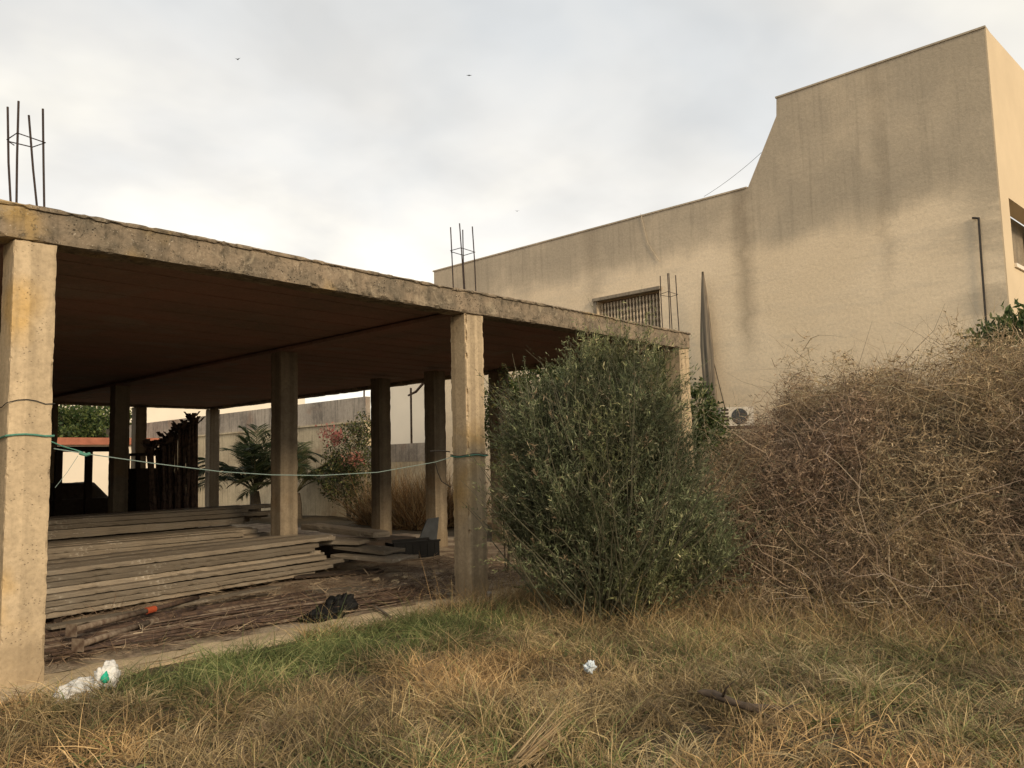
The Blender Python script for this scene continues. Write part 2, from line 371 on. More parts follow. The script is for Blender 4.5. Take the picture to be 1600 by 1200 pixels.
M['endrender'] = simple('clean_cream_render', (0.66, 0.53, 0.355), 0.95, 0, 0.8, 0.10, 0.2)

# ground: earth, dead thatch, inside the frame darker dirt
m, t, b = mat('dry_earth'); g = N(t, 'ShaderNodeNewGeometry'); P = g.outputs['Position']
a1 = noise(t, P, 1.2, 5, 0.6, 0.3); a2 = noise(t, P, 22, 6, 0.75, 0.5)
c = mixc(t, ramp(t, a1, [(0.35, 0), (0.65, 1)]), (0.09, 0.066, 0.040), (0.055, 0.045, 0.026))
c = mixc(t, ramp(t, a2, [(0.35, 0.0), (0.75, 0.8)]), c, (0.15, 0.115, 0.07))
t.links.new(c, b.inputs['Base Color']); bp = N(t, 'ShaderNodeBump'); bp.inputs['Strength'].default_value = 1.0; bp.inputs['Distance'].default_value = 0.03
t.links.new(a2, bp.inputs['Height']); t.links.new(bp.outputs[0], b.inputs['Normal']); M['earth'] = m
m, t, b = mat('dirt_floor'); g = N(t, 'ShaderNodeNewGeometry'); P = g.outputs['Position']
a1 = noise(t, P, 1.6, 5, 0.6, 0.5); a2 = noise(t, P, 18, 6, 0.75, 0.5)
c = mixc(t, ramp(t, a1, [(0.40, 0), (0.56, 1)]), (0.46, 0.37, 0.26), (0.22, 0.16, 0.11))
c = mixc(t, 1.0, c, ramp(t, a2, [(0.3, 0.55), (0.7, 1.3)]), 'MULTIPLY')
t.links.new(c, b.inputs['Base Color']); bp = N(t, 'ShaderNodeBump'); bp.inputs['Strength'].default_value = 1.0; bp.inputs['Distance'].default_value = 0.03
t.links.new(a2, bp.inputs['Height']); t.links.new(bp.outputs[0], b.inputs['Normal']); M['dirt'] = m

# ------------------------------------------------------------------ terrain
def mound(x, y):
    A = np.interp(y, [-6, -3, 0, 1.8, 2.4, 3.2, 3.9, 4.4, 4.8, 5.6, 6.4, 6.95], [1.1, 1.4, 1.6, 1.85, 2.08, 2.20, 2.10, 1.90, 1.60, 0.85, 0.30, 0.0])
    n = (fbm(x*.9+3, y*.9+8)-.5)
    up = s01((x-7.35-n*.9)/2.8); dn = 1-0.75*s01((x-11.2)/2.6)
    n2 = fbm(x*1.5+2, y*1.5+4)-.5
    return A*up*dn*(1+n*.25+n2*.70)
def height(x, y):
    out = s01((6.55-y)/.5)                                # 0 under the concrete frame, 1 in the field
    out = np.maximum(out, s01((y-25)/3)); out = np.where(x > 13.2, 1, out)
    b = (fbm(x*.8, y*.8)-.5)*.20 + (fbm(x*2.6+5, y*2.6)-.5)*.11
    far = np.clip((np.hypot(x, y)-60)/60, 0, 1)
    return (b*out + mound(x, y))*(1-far)
gx = np.concatenate([np.linspace(-900, -60, 12), np.linspace(-50, -5, 16), np.arange(-4, 16, .14), np.linspace(17, 60, 18), np.linspace(70, 900, 12)])
gy = np.concatenate([np.linspace(-900, -60, 12), np.linspace(-50, -5, 16), np.arange(-4, 8, .14), np.linspace(8.3, 60, 60), np.linspace(70, 900, 12)])
GX, GY = np.meshgrid(gx, gy, indexing='ij'); GZ = height(GX, GY)-.005
ni, nj = GX.shape; ii, jj = np.meshgrid(np.arange(ni-1), np.arange(nj-1), indexing='ij'); q = (ii*nj+jj).ravel()
go = mesh('ground', np.stack([GX, GY, GZ], -1).reshape(-1, 3), np.stack([q, q+nj, q+nj+1, q+1], -1), M['earth'], smooth=True)
tag(go, 'dry earth field rising into a spoil mound on the right', 'ground', kind='structure')

# ------------------------------------------------------------------ the unfinished concrete frame
X2, Y0, BAY, CW, CD, H, HB = 7.136, 7.062, 4.90, 0.31, 0.29, 3.454, 0.274
YB = 23.62; XL = -7.0; XR = X2+4.95+0.02
fr = thing('concrete_frame', 'unfinished open concrete building frame with flat roof on square columns', 'building', (X2, Y0, 0))
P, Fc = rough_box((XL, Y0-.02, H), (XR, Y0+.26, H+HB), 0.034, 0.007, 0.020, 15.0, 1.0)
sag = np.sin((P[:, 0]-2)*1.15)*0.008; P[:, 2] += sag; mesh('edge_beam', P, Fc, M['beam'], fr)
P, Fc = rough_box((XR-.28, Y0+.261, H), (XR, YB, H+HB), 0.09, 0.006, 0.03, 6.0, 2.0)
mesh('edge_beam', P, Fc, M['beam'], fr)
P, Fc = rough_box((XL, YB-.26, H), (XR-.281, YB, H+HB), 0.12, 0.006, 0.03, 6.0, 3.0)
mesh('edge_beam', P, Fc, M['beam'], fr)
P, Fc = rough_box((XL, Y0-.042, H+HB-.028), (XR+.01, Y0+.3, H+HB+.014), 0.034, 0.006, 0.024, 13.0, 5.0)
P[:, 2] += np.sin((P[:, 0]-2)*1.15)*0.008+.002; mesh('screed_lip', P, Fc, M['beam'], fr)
mb = MB(); mb.box((XL, Y0+.262, H+.07), (XR-.282, YB-.262, H+HB-.03)); mb.build('roof_slab', M['soffit'], fr)
# ribs of the hollow-block soffit and the dropped cross beams
mb = MB()
for i, yy in enumerate(np.arange(Y0+.75, YB-.6, .58)): mb.box((XL+.1, yy, H+.065), (XR-.4, yy+.11, H+.0695))
mb.build('soffit_ribs', M['soffit'], fr)
for xx in (2.25, X2):
    mb = MB(); mb.box((xx-CW, Y0+.263, H-.001), (xx, YB-.263, H+.044)); mb.build('cross_beam', M['soffit'], fr)
def column(x1, y0, m, z0=-.25, seed=0.0, label=None, step=.06, cw=CW, cd=CD, chip=.008):
    P, Fc = rough_box((x1-cw, y0, z0), (x1, y0+cd, H), step, 0.0025, chip, 15.0, seed)
    o = mesh('column', P, Fc, m, fr)
    if label: o['label'] = label
    return o
column(X2-BAY, Y0, M['column'], seed=1.1, label='tall column at the left edge of the photo with green rope round it', step=.022, chip=.012)
column(X2, Y0, M['column'], seed=4.3, label='middle front column with a chipped corner', step=.022, chip=.026)
column(X2+4.95, Y0, M['column'], seed=7.7, label='right corner column above the brush')
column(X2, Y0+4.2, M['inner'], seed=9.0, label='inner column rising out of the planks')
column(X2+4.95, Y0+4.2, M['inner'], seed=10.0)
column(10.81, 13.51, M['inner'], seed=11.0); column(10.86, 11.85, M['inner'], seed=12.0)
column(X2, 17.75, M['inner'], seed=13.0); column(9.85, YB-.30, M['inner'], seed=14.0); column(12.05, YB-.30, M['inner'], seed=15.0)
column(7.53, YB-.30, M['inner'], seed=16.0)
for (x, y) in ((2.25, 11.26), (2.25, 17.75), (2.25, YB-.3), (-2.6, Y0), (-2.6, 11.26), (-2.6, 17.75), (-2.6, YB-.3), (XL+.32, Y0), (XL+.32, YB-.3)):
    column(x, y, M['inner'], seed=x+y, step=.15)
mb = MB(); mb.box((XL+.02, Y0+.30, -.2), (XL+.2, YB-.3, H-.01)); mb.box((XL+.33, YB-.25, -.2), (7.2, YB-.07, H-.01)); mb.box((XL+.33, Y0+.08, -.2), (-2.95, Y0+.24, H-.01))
mb.build('light_blocking_infill', M['inner'], fr)  # out-of-view walls added to block light and keep the interior dark
# column starter bars on the roof
def cage(xc, bars, vst):
    e = bpy.data.objects.new('rebar_cage', None); C.objects.link(e); e.parent = fr
    e.location = Vector((xc, Y0+.15, H+HB)) - fr.location; e.empty_display_size = .1
    tops = []
    for (k, (ub, ut, vt)) in enumerate(bars):              # back left, front left, front right, back right
        Y = Y0 + (.24, .05, .05, .24)[k]
        b1 = Vector(onY(ut, vt, Y)); b0 = Vector(onY(ub, vst+100, Y)); dz = (H+HB-.06-b0.z)
        b0 = b0 + (b0-b1)*(dz/(b0.z-b1.z)); b0.z = H+HB-.06
        mid = b0.lerp(b1, .5) + Vector((rs.normal()*.005, rs.normal()*.005, 0))
        MB().tube([b0, mid, b1], .0085, 6).build('rebar', M['rebar'], e)
        tops.append((b0, b1))
    zs = onY(bars[1][1], vst, Y0+.05)[2]; c = Vector((0, 0, 0)); pts = []
    for (b0, b1) in tops: pts.append(b0.lerp(b1, (zs-b0.z)/(b1.z-b0.z)))
    for p in pts: c += p/4
    pts = [p + (p-c)*.12 + Vector((0, 0, rs.normal()*.008)) for p in pts]
    pts.append(pts[0] + Vector((.012, .004, -.01))); pts.append(pts[-1]+Vector((.05, .03, -.01)))
    MB().tube(pts, .005, 5).build('stirrup', M['rebar'], e)
    return e
cage(2.07, [(17, 12, 167), (26, 29, 158), (69, 67, 170), (57, 45, 180)], 211)
cage(6.98, [(710, 704, 355), (727, 718, 349), (745, 738, 354), (728, 723, 359)], 388)
cage(11.93, [(1037.5, 1031.5, 431), (1048.5, 1043, 427), (1063.4, 1055.6, 430), (1052.5, 1045, 427)], 456)

# floor of the frame: sandy sill in front, trodden dirt behind
P, Fc = rough_box((-7.1, 6.72, -.3), (7.75, 7.35, .022), .09, .03, .03, 2.2, 3.0)
P[:, 1] += np.where(P[:, 1] < 6.9, (fbm(P[:, 0]*1.3, P[:, 0]*0+2)-.5)*.5, 0)
o = mesh('sill_pavement', P, Fc, M['plinth']); tag(o, 'sandy concrete sill running under the front columns', 'pavement', kind='structure')
fx = np.linspace(-7.2, 12.3, 160); fy = np.linspace(7.30, 24, 130); FX, FY = np.meshgrid(fx, fy, indexing='ij')
FZ = .012 + (fbm(FX*1.3, FY*1.3)-.4)*.09*s01((FY-7.3)/.6); nj2 = len(fy); ii, jj = np.meshgrid(np.arange(159), np.arange(129), indexing='ij'); q = (ii*nj2+jj).ravel()
o = mesh('dirt_floor', np.stack([FX, FY, FZ], -1).reshape(-1, 3), np.stack([q, q+nj2, q+nj2+1, q+1], -1), M['dirt'], smooth=True)
tag(o, 'brown dirt floor under the concrete roof', 'floor', kind='structure')

# ------------------------------------------------------------------ big beige building on the right
XW = 16.0
def prism(poly, axis, a, b):
    """extrude a closed (u,v) outline along an axis"""
    n = len(poly); V = []
    for w_ in (a, b):
        for (u, v_) in poly: V.append((w_, u, v_) if axis == 0 else (u, w_, v_))
    return V, [tuple(range(n))[::-1], tuple(range(n, 2*n))] + [(i, (i+1) % n, n+(i+1) % n, n+i) for i in range(n)]
pA = onX(678, 428, XW); pB = onX(1168, 289, XW); pC = onX(1213, 181, XW); pD = onX(1213, 153, XW); pE = onX(1538, 44, XW)
yk = pE[1]; zl = (pA[2]+pB[2])/2; zh = (pD[2]+pE[2])/2
bd = thing('rendered_building', 'large beige rendered building with a stepped parapet and grimy top', 'building', (XW, 10, 0))
wy0, wy1 = onX(933, 470, XW)[1], onX(1031, 470, XW)[1]; wz1 = onX(980, 462, XW)[2]; wz0 = wz1-1.75
# wall strips round the window opening (wy1..wy0)
for poly in ([(yk, -.3), (wy1, -.3), (wy1, zl), (pB[1], zl), (pC[1], pC[2]), (pD[1], zh), (yk, zh)],
             [(wy0, -.3), (pA[1], -.3), (pA[1], zl), (wy0, zl)],
             [(wy1, -.3), (wy0, -.3), (wy0, wz0), (wy1, wz0)], [(wy1, wz1), (wy0, wz1), (wy0, zl), (wy1, zl)]):
    pass
side = [(yk, -.3), (wy1, -.3), (wy1, wz0), (wy1, wz1), (wy1, zl), (pB[1], zl), (pC[1], pC[2]), (pD[1], zh), (yk, zh)]
mb = MB()
mb.add(*prism([(yk, -.3), (wy1, -.3), (wy1, zl), (pB[1], zl), (pC[1], pC[2]), (pD[1], zh), (yk, zh)], 0, XW, XW+.3))
mb.add(*prism([(wy0, -.3), (pA[1], -.3), (pA[1], zl), (wy0, zl)], 0, XW, XW+.3))
mb.add(*prism([(wy1, -.3), (wy0, -.3), (wy0, wz0), (wy1, wz0)], 0, XW, XW+.3))
mb.add(*prism([(wy1, wz1), (wy0, wz1), (wy0, zl), (wy1, zl)], 0, XW, XW+.3))
mb.build('wall', M['render'], bd)
MB().box((XW+.3, pB[1]+.1, -.3), (XW+9, pA[1], zl-.5)).build('rear_block', M['render'], bd)
# thin cement line on the parapets
mb = MB(); mb.box((XW-.02, pB[1]+.02, zl), (XW+.33, pA[1]+.04, zl+.035)); mb.box((XW-.02, yk-.02, zh), (XW+.33, pD[1]+.02, zh+.035))
mb.build('parapet_coping', M['render'], bd)
# end wall, turning the corner, with a loggia opening in shade
dv = Vector((1, -.055, 0)).normalized()
Me = Matrix.Translation((XW, yk, 0)) @ Matrix(((dv.x, -dv.y, 0, 0), (dv.y, dv.x, 0, 0), (0, 0, 1, 0), (0, 0, 0, 1)))
lo = onY(1571, 310, yk); lz1 = lo[2]; lx0 = lo[0]-XW; lz0 = onY(1586, 422, yk)[2]
mb = MB(); mb.box((.004, -.02, -.3), (lx0, .3, zh), Me); mb.box((lx0, -.02, lz1), (9, .3, zh), Me); mb.box((lx0, -.02, -.3), (9, .3, lz0), Me)
mb.box((lx0+2.6, -.02, lz0), (9, .3, lz1), Me)
mb.build('end_wall', M['endrender'], bd)
mb = MB(); mb.box((lx0-.05, .42, lz0-.1), (8.9, .5, lz1+.1), Me); mb.build('loggia_back', M['lintel'], bd)
mb = MB(); mb.box((lx0, -.06, lz0), (lx0+2.6, .32, lz0+.07), Me); mb.build('window_sill', M['palepaint'], bd)
# window with projecting hood and carved uprights
wn = bpy.data.objects.new('window', None); C.objects.link(wn); wn.parent = bd; wn.location = Vector((XW, wy0, wz0)) - bd.location
mb = MB(); mb.box((XW-.08, wy1-.06, wz1-.005), (XW+.1, wy0+.10, wz1+.07)); mb.box((XW-.04, wy0+.002, wz1-.9), (XW+.1, wy0+.10, wz1-.006)); mb.build('window_hood', M['lintel'], wn)
mb = MB(); mb.box((XW+.26, wy1, wz0), (XW+.28, wy0, wz1)); mb.build('pane', simple('dusty_blind', (0.26, 0.21, 0.15), .8, 0, 5, .4), wn)
mb = MB(); ys = np.linspace(wy1+.06, wy0-.06, 19)
for y in ys:
    for k in range(5):
        z = wz1-.06-k*.33
        mb.tube([(XW+.12, y, z), (XW+.12, y, z-.08), (XW+.12, y, z-.16), (XW+.12, y, z-.25), (XW+.12, y, z-.33)], [.016, .028, .012, .03, .016], 6)
mb.build('balusters', simple('cream_balusters', (0.60, 0.49, 0.35), .9, 0, 8, .3), wn)
mb = MB(); mb.tube([onX(1529, 340, XW-.04), onX(1533, 400, XW-.04), onX(1542, 520, XW-.04)], .018, 6)
a = onX(1529, 341, XW-.03); mb.tube([a, a+np.array([0, .10, .03])], .018, 6); mb.build('conduit', M['dark_wire'], bd)
# roof cable and thin wire hanging down the wall
def sagline(a, b, s, n=10): 
    a = np.array(a); b = np.array(b); return [a+(b-a)*t-np.array([0, 0, s*4*t*(1-t)]) for t in np.linspace(0, 1, n)]
mb = MB(); mb.tube(sagline(onX(1100, 307, XW+.1), onX(1190, 238, XW+.1), .05), .0045, 5); mb.build('cable', M['dark_wire'], bd)
mb = MB(); mb.tube([onX(1001, 334, XW-.02), onX(1012, 380, XW-.02), onX(1030, 408, XW-.02)], .008, 5); mb.build('cable', simple('pale_wire', (0.5, 0.42, 0.3), .8), bd)
mb = MB(); mb.tube(sagline(onX(1105, 520, XW-.03), onX(1134, 642, XW-.05), .05), .009, 5); mb.build('cable', M['dark_wire'], bd)

# long grey cloth bunched against the wall
cb = onX(1112, 652, XW-.2); ct_ = onX(1098, 428, XW-.2); V = []; n = 26; st = 40
for k in range(st+1):
    f = k/st; c0 = ct_*(1-f)+cb*f; wdt = .02+.115*min(1, (f/.5))**.8
    for j in range(n):
        q = 2*math.pi*j/n; rr = wdt*(1+.22*math.sin(q*7+f*2)+.12*math.sin(q*3+f*5))
        V.append((c0[0]+.45*rr*math.sin(q), c0[1]+rr*math.cos(q), c0[2]+(.05 if k == 0 else 0)))
Fq = [(k*n+j, k*n+(j+1) % n, (k+1)*n+(j+1) % n, (k+1)*n+j) for k in range(st) for j in range(n)]
m, t, b = mat('streaky_cloth'); tcn = N(t, 'ShaderNodeTexCoord'); f = noise(t, tcn.outputs['Object'], 3, 5, .6, .2, mapscale=(3, 12, .4))
t.links.new(ramp(t, f, [(.35, (.10, .085, .065)), (.55, (.20, .165, .12)), (.7, (.33, .27, .19))]), b.inputs['Base Color'])
o = mesh('folded_cloth', V, Fq + [tuple(range(n))], m, smooth=True); tag(o, 'tall folded grey cloth hanging in a point against the beige wall', 'cloth')

# outdoor air conditioner on its bracket shelf
ap = onX(1150, 651, XW-.75); ax, ay, az = ap
ac = thing('air_conditioner', 'small white outdoor air conditioner unit above the dry brush beside the wall', 'air conditioner', (ax, ay, az-.25))
Ma = Matrix.Translation((ax, ay, az)) @ Matrix.Rotation(R(-52), 4, 'Z')
MB().box((-.33, -.13, -.19), (.33, .13, .19), Ma).build('casing', M['metalwhite'], ac)
mb = MB(); mb.tube([Ma @ Vector((.05, -.131, 0)), Ma @ Vector((.05, -.145, 0))], .16, 20); mb.build('fan_grille', M['slate'], ac)
mb = MB()
for k in range(5): mb.box((-.31, -.15, -.16+k*.07), (-.17, -.131, -.125+k*.07), Ma)
mb.build('louvre', M['darkwood'], ac)
MB().box((-.62, -.2, -.245), (.62, .2, -.2), Ma).build('shelf', M['ruststeel'], ac)

# ------------------------------------------------------------------ boundary wall and what stands beyond
def wallthing(name, label, cat, a, b, parts, group=None):
    o = thing(name, label, cat, a, group)
    for (nm, p, q, mm) in parts: MB().box(p, q).build(nm, mm, o)
    return o
ys0 = onX(571, 640, XW)[1]; ze = onX(500, 628, XW)[2]; zm = onX(500, 664, XW)[2]; zlow = onX(636, 693, XW)[2]
wallthing('boundary_wall', 'tall stained boundary wall with soot grey upper band behind the palm', 'wall', (XW, 30, 0), None,
   [('wall_base', (XW, ys0, -.3), (XW+.22, 48, zm), M['bwall']), ('wall_top', (XW+.01, ys0, zm), (XW+.2, 48, ze), M['bwall_top']),
    ('ledge', (XW-.06, ys0+.01, zm-.04), (XW-.002, 48, zm+.02), M['bwall'])])
wallthing('boundary_wall', 'low grey boundary wall seen between the two slim inner columns', 'wall', (XW, 19, 0), None,
   [('wall_base', (XW+.02, pA[1]+.05, -.3), (XW+.2, ys0-.002, zlow-.55), M['bwall']), ('wall_top', (XW+.015, pA[1]+.05, zlow-.548), (XW+.205, ys0-.002, zlow), M['bwall_top'])])
def house(label, x0, y0, x1, y1, h, wins, m=None):
    o = thing('house', label, 'house', ((x0+x1)/2, (y0+y1)/2, 0))
    MB().box((x0, y0, -.3), (x1, y1, h)).build('wall', m or M['palepaint'], o)
    MB().box((x0-.15, y0-.15, h), (x1+.15, y1+.15, h+.2)).build('roof', M['bwall'], o)
    for (p, q) in wins: MB().box(p, q).build('window', M['glass'], o)
    return o
a = onX(604, 600, 24)
house('pale house beyond the low grey wall behind a thin pole', 24, 20, 34, a[1], 8.5, [((23.96, 24, 5.2), (24.0, 24.9, 6.4))])
house('cream house far behind the boundary wall at the left', 14, 62, 40, 72, 8.2, [((17, 61.95, 4), (18.2, 62, 5.6)), ((22, 61.95, 4), (23.2, 62, 5.6))])
# pole with a bracket in front of the pale house
pp = onX(643, 690, 17.5); pt = onX(643, 606, 17.5)
po = thing('pole', 'thin dark pole with slanting arm standing behind the low grey wall', 'pole', (pp[0], pp[1], 0))
MB().tube([(pp[0], pp[1], -.2), (pp[0], pp[1], pt[2])], .035, 8).build('mast', M['ruststeel'], po)
MB().tube([onX(638, 618, 17.5), onX(650, 612, 17.5), onX(662, 598, 17.5)], [.03, .045, .05], 6).build('arm', M['ruststeel'], po)
# second thin pole by the end of the tall wall
pp = onX(567, 690, 16.6)
po = thing('pole', 'thin pole at the end of the tall stained wall', 'pole', (pp[0], pp[1], 0))
MB().tube([(pp[0], pp[1], -.2), tuple(onX(569, 606, 16.6))], .03, 8).build('mast', M['ruststeel'], po)

# ---- left distance: low white wall with a red roofed shed, trees
d0 = onY(60, 700, 36); d1 = onY(215, 700, 36)
wallthing('shed', 'low white shed with a faded red roof edge seen through the left bay', 'shed', (d0[0], 36, 0), None,
   [('wall', (d0[0]-3, 36, -.3), (d1[0]+1.5, 38.5, onY(130, 695, 36)[2]), M['palepaint']),
    ('roof', (d0[0]-3.2, 35.8, onY(130, 695, 36)[2]), (d1[0]+1.5, 38.7, onY(130, 684, 36)[2]), M['redtile'])])

# ------------------------------------------------------------------ vegetation builders
def leaf_cloud(name, label, cat, base, blobs, pal, nleaf, L=.09, W=.04, trunk=.06, group=None, tname='crown', wts=None, seed=0, flowers=None, up=.3):
    o = thing(name, label, cat, base, group); bx = np.array(base, float)
    mb = MB()
    for (c, r) in blobs:
        c = np.array(c, float); k = (bx+c)*.5+rs.normal(size=3)*.1*np.linalg.norm(c-bx)*.5
        mb.tube([bx-np.array([0, 0, .2]), k, c], [trunk, trunk*.7, trunk*.25], 7)
        for _ in range(5):
            e = c+unit(rs.normal(size=3))*np.array(r)*.8; mb.tube([k*.3+c*.7, (c+e)/2+rs.normal(size=3)*.08, e], [trunk*.3, trunk*.18, trunk*.06], 5)
    mb.build('trunk', M['bark'], o)
    tot = sum(np.prod(r)**(2/3) for c, r in blobs); parts = []
    for (c, r) in blobs:
        n = int(nleaf*np.prod(r)**(2/3)/tot)
        d = unit(rs.normal(size=(n, 3))); rad = rs.uniform(.35, 1, n)**.5
        lump = .72+.5*fbm(d[:, 0]*2.2+c[0]*3, d[:, 1]*2.2+c[1], d[:, 2]*2.2)
        Pn = np.array(c)+d*np.array(r)*(rad*lump)[:, None]
        # cluster: gather leaves onto twig centres
        g = Pn[rs.randint(0, n, max(8, n//14))]; Pn = g[rs.randint(0, len(g), n)]+rs.normal(size=(n, 3))*L*1.0
        dr = unit(d*.5+rs.normal(size=(n, 3))*.7+np.array([0, 0, up]))
        parts.append(ribbons(Pn, dr, rs.normal(size=(n, 3))*.15, L*rs.uniform(.6, 1.3, n), W*rs.uniform(.7, 1.2, n), [.15, 1, .8, .05], pick(pal, n, .3, wts)))
    V, Fq, cc = merge(*parts); mesh(tname, V, Fq, M['leaf'], o, cc)
    if flowers:
        for (c, r, nf, fp) in flowers:
            d = rs.normal(size=(nf, 3)); Pn = np.array(c)+d*np.array(r)*.5
            V, Fq, cc = ribbons(Pn, unit(rs.normal(size=(nf, 3))), rs.normal(size=(nf, 3))*.2, .07*rs.uniform(.6, 1.2, nf), .06*rs.uniform(.6, 1.2, nf), [.2, 1, .9, .1], pick(fp, nf, .25))
            mesh('blossom', V, Fq, M['petal'], o, cc)
    return o
GRN = [(.045, .075, .022), (.075, .105, .03), (.028, .05, .016), (.11, .13, .04)]
DGRN = [(.02, .034, .014), (.03, .045, .018), (.045, .06, .022)]
YGRN = [(.10, .12, .035), (.16, .15, .05), (.06, .085, .028), (.20, .17, .07)]
for i, (u, v, Y, s, lb) in enumerate(((100, 668, 44, 1.0, 'bushy green tree farthest left behind the red roofed shed'), (133, 672, 47, .8, 'small rounded green tree in the middle behind the red roofed shed'), (160, 665, 44, 1.0, 'bushy green tree behind the right end of the red roofed shed'))):
    c = onY(u, v, Y); leaf_cloud('tree', lb, 'tree', (c[0], Y, 0), [((c[0], Y, c[2]-.2), (1.9*s, 1.9, 1.6*s)), ((c[0]-.8*s, Y+.3, c[2]-1.2), (1.6, 1.6, 1.3))], GRN+[(.14, .17, .05)], 5200, .20, .10, .12, 'trees behind the shed')

# greenery filling the right bay beyond the roof's edge
def gl(u, v, X): return onX(u, v, X)
leaf_cloud('tree', 'sunlit yellowish green tree beyond the right bay nearest the thin rear column', 'tree', (13.3, 13.0, 0),
           [(gl(850, 640, 13.6), (.9, 1.3, 1.3)), (gl(805, 650, 13.9), (.6, 1.0, 1.0)), (gl(850, 750, 13.2), (1.0, 1.2, 1.0))], YGRN+YGRN+GRN, 24000, .085, .042, .06, 'trees beyond the right bay', up=.5)
leaf_cloud('tree', 'leafy green tree beyond the right bay under the middle of the roof edge', 'tree', (13.4, 11.0, 0),
           [(gl(925, 610, 13.6), (.9, 1.2, 1.3)), (gl(915, 730, 13.2), (1.0, 1.0, 1.0))], GRN+YGRN, 22000, .085, .042, .06, 'trees beyond the right bay', up=.5)
leaf_cloud('tree', 'dense dark green tree beyond the right bay beside the corner column', 'tree', (13.5, 9.2, 0),
           [(gl(1000, 610, 13.6), (.8, .9, 1.1)), (gl(1010, 720, 13.3), (.9, .9, .9))], GRN, 16000, .10, .05, .06, 'trees beyond the right bay', up=.4)
c = gl(1093, 640, 13.6)
leaf_cloud('shrub', 'dark green leafy shrub between the corner column and the grey cloth', 'shrub', (13.6, c[1], 0), [(c, (.32, .30, .5)), (c-np.array([0, .2, .7]), (.5, .45, .6))], GRN, 3000, .08, .045, .03)
c = gl(1585, 530, 12.6)
leaf_cloud('shrub', 'fresh green shrub above the dry brush at the right edge of the photo', 'shrub', (12.6, c[1], 1.6), [(c, (.45, .5, .32)), (c+np.array([.1, -.3, -.3]), (.5, .5, .5))], GRN+[(.10, .14, .05)], 2600, .10, .05, .03, up=.8)
# creeper beside the chipped column
c = onY(786, 700, 8.2)
leaf_cloud('creeper', 'thin leafy creeper rising beside the middle front column', 'plant', (c[0], 8.2, 0), [(onY(782, 620, 8.2), (.13, .15, .45)), (onY(790, 700, 8.2), (.16, .15, .5)), (onY(800, 790, 8.2), (.25, .2, .5))], YGRN+DGRN, 1700, .045, .02, .012, up=.6)

# bougainvillea on the boundary wall
c = onX(545, 700, 14.9)
leaf_cloud('bougainvillea', 'straggly bougainvillea with red blossom against the stained wall', 'shrub', (c[0], c[1], 0),
   [(onX(548, 700, 15.0), (.5, 1.1, .8)), (onX(530, 745, 14.9), (.5, 1.0, .9)), (onX(568, 760, 14.8), (.5, .8, 1.0)), (onX(566, 672, 15.2), (.3, .5, .6))], YGRN+DGRN+[(.12, .08, .05)], 7000, .075, .04, .04,
   flowers=[(onX(511, 674, 14.6), (.25, .35, .25), 130, [(.32, .12, .10), (.36, .19, .15)]), (onX(526, 684, 14.5), (.25, .4, .25), 150, [(.30, .11, .09), (.24, .10, .08)]),
            (onX(552, 717, 14.4), (.25, .4, .25), 110, [(.30, .10, .075), (.36, .19, .13)])])

# palm
def palm(label, x, y, zc, nf, fl, pal, trunk=True, z0=0.0, spread=1.0, emin=.6, dr_=.55):
    o = thing('palm_tree', label, 'palm tree', (x, y, z0))
    mb = MB(); mb.tube([(x, y, z0-.2), (x+.03, y, z0+(zc-z0)*.6), (x, y, zc)], [.22, .17, .14], 10); mb.build('trunk', M['bark'], o)
    for k in range(nf):
        az = 2*math.pi*(k+rs.uniform(-.3, .3))/nf*1.0+k*.0; el = rs.uniform(emin, 1.5)
        L = fl*rs.uniform(.8, 1.15); S = 22
        d = np.array([math.cos(az)*math.cos(el)*spread, math.sin(az)*math.cos(el)*spread, math.sin(el)]); g = np.array([rs.normal()*.06, rs.normal()*.06, -dr_-.3*math.cos(el)])
        ts = np.linspace(0, 1, S); C0 = np.array([x, y, zc])+L*(d[None]*ts[:, None]+g[None]*(ts**2)[:, None]*.8)
        mbx = MB(); mbx.tube([tuple(p) for p in C0[::3]], list(np.linspace(.022, .004, len(C0[::3]))), 5, False)
        rv = np.array(mbx.v); rf = np.array([f for f in mbx.f]); rc = np.tile(np.array([(.11, .10, .05)]), (len(rv), 1))
        tt = rs.uniform(.15, 1, 110); Pn = np.stack([np.interp(tt, ts, C0[:, i]) for i in range(3)], -1)
        tan = unit(d[None]+g[None]*2*tt[:, None]*.8); sd_ = unit(np.cross(tan, [0, 0, 1])); sg = np.where(rs.rand(110) < .5, -1, 1)[:, None]
        dr = unit(tan*.95+sd_*sg+np.array([0, 0, .12])+rs.normal(size=(110, 3))*.08)
        lv = ribbons(Pn, dr, np.tile([[0, 0, -.25]], (110, 1)), fl*.21*np.sin(np.clip(tt*2.6+.35, .3, 3))+.05, np.full(110, .022), [.5, 1, .7, .05], pick(pal, 110, .25))
        V, Fq, cc = merge((rv, rf, rc), lv); mesh('frond', V, Fq, M['leaf'], o, cc)
    return o
pc = onX(398, 740, 13.6)
palm('dark green date palm behind the inner column under the back of the roof', 13.6, pc[1], 0.9, 34, 3.5, DGRN+[(.05, .06, .03)])
pc = onX(462, 745, 14.6)
palm('smaller sunlit palm between the inner column and the bougainvillea', 14.6, pc[1], 0.8, 24, 2.9, [(.10, .12, .05), (.07, .09, .04), (.17, .15, .08)])

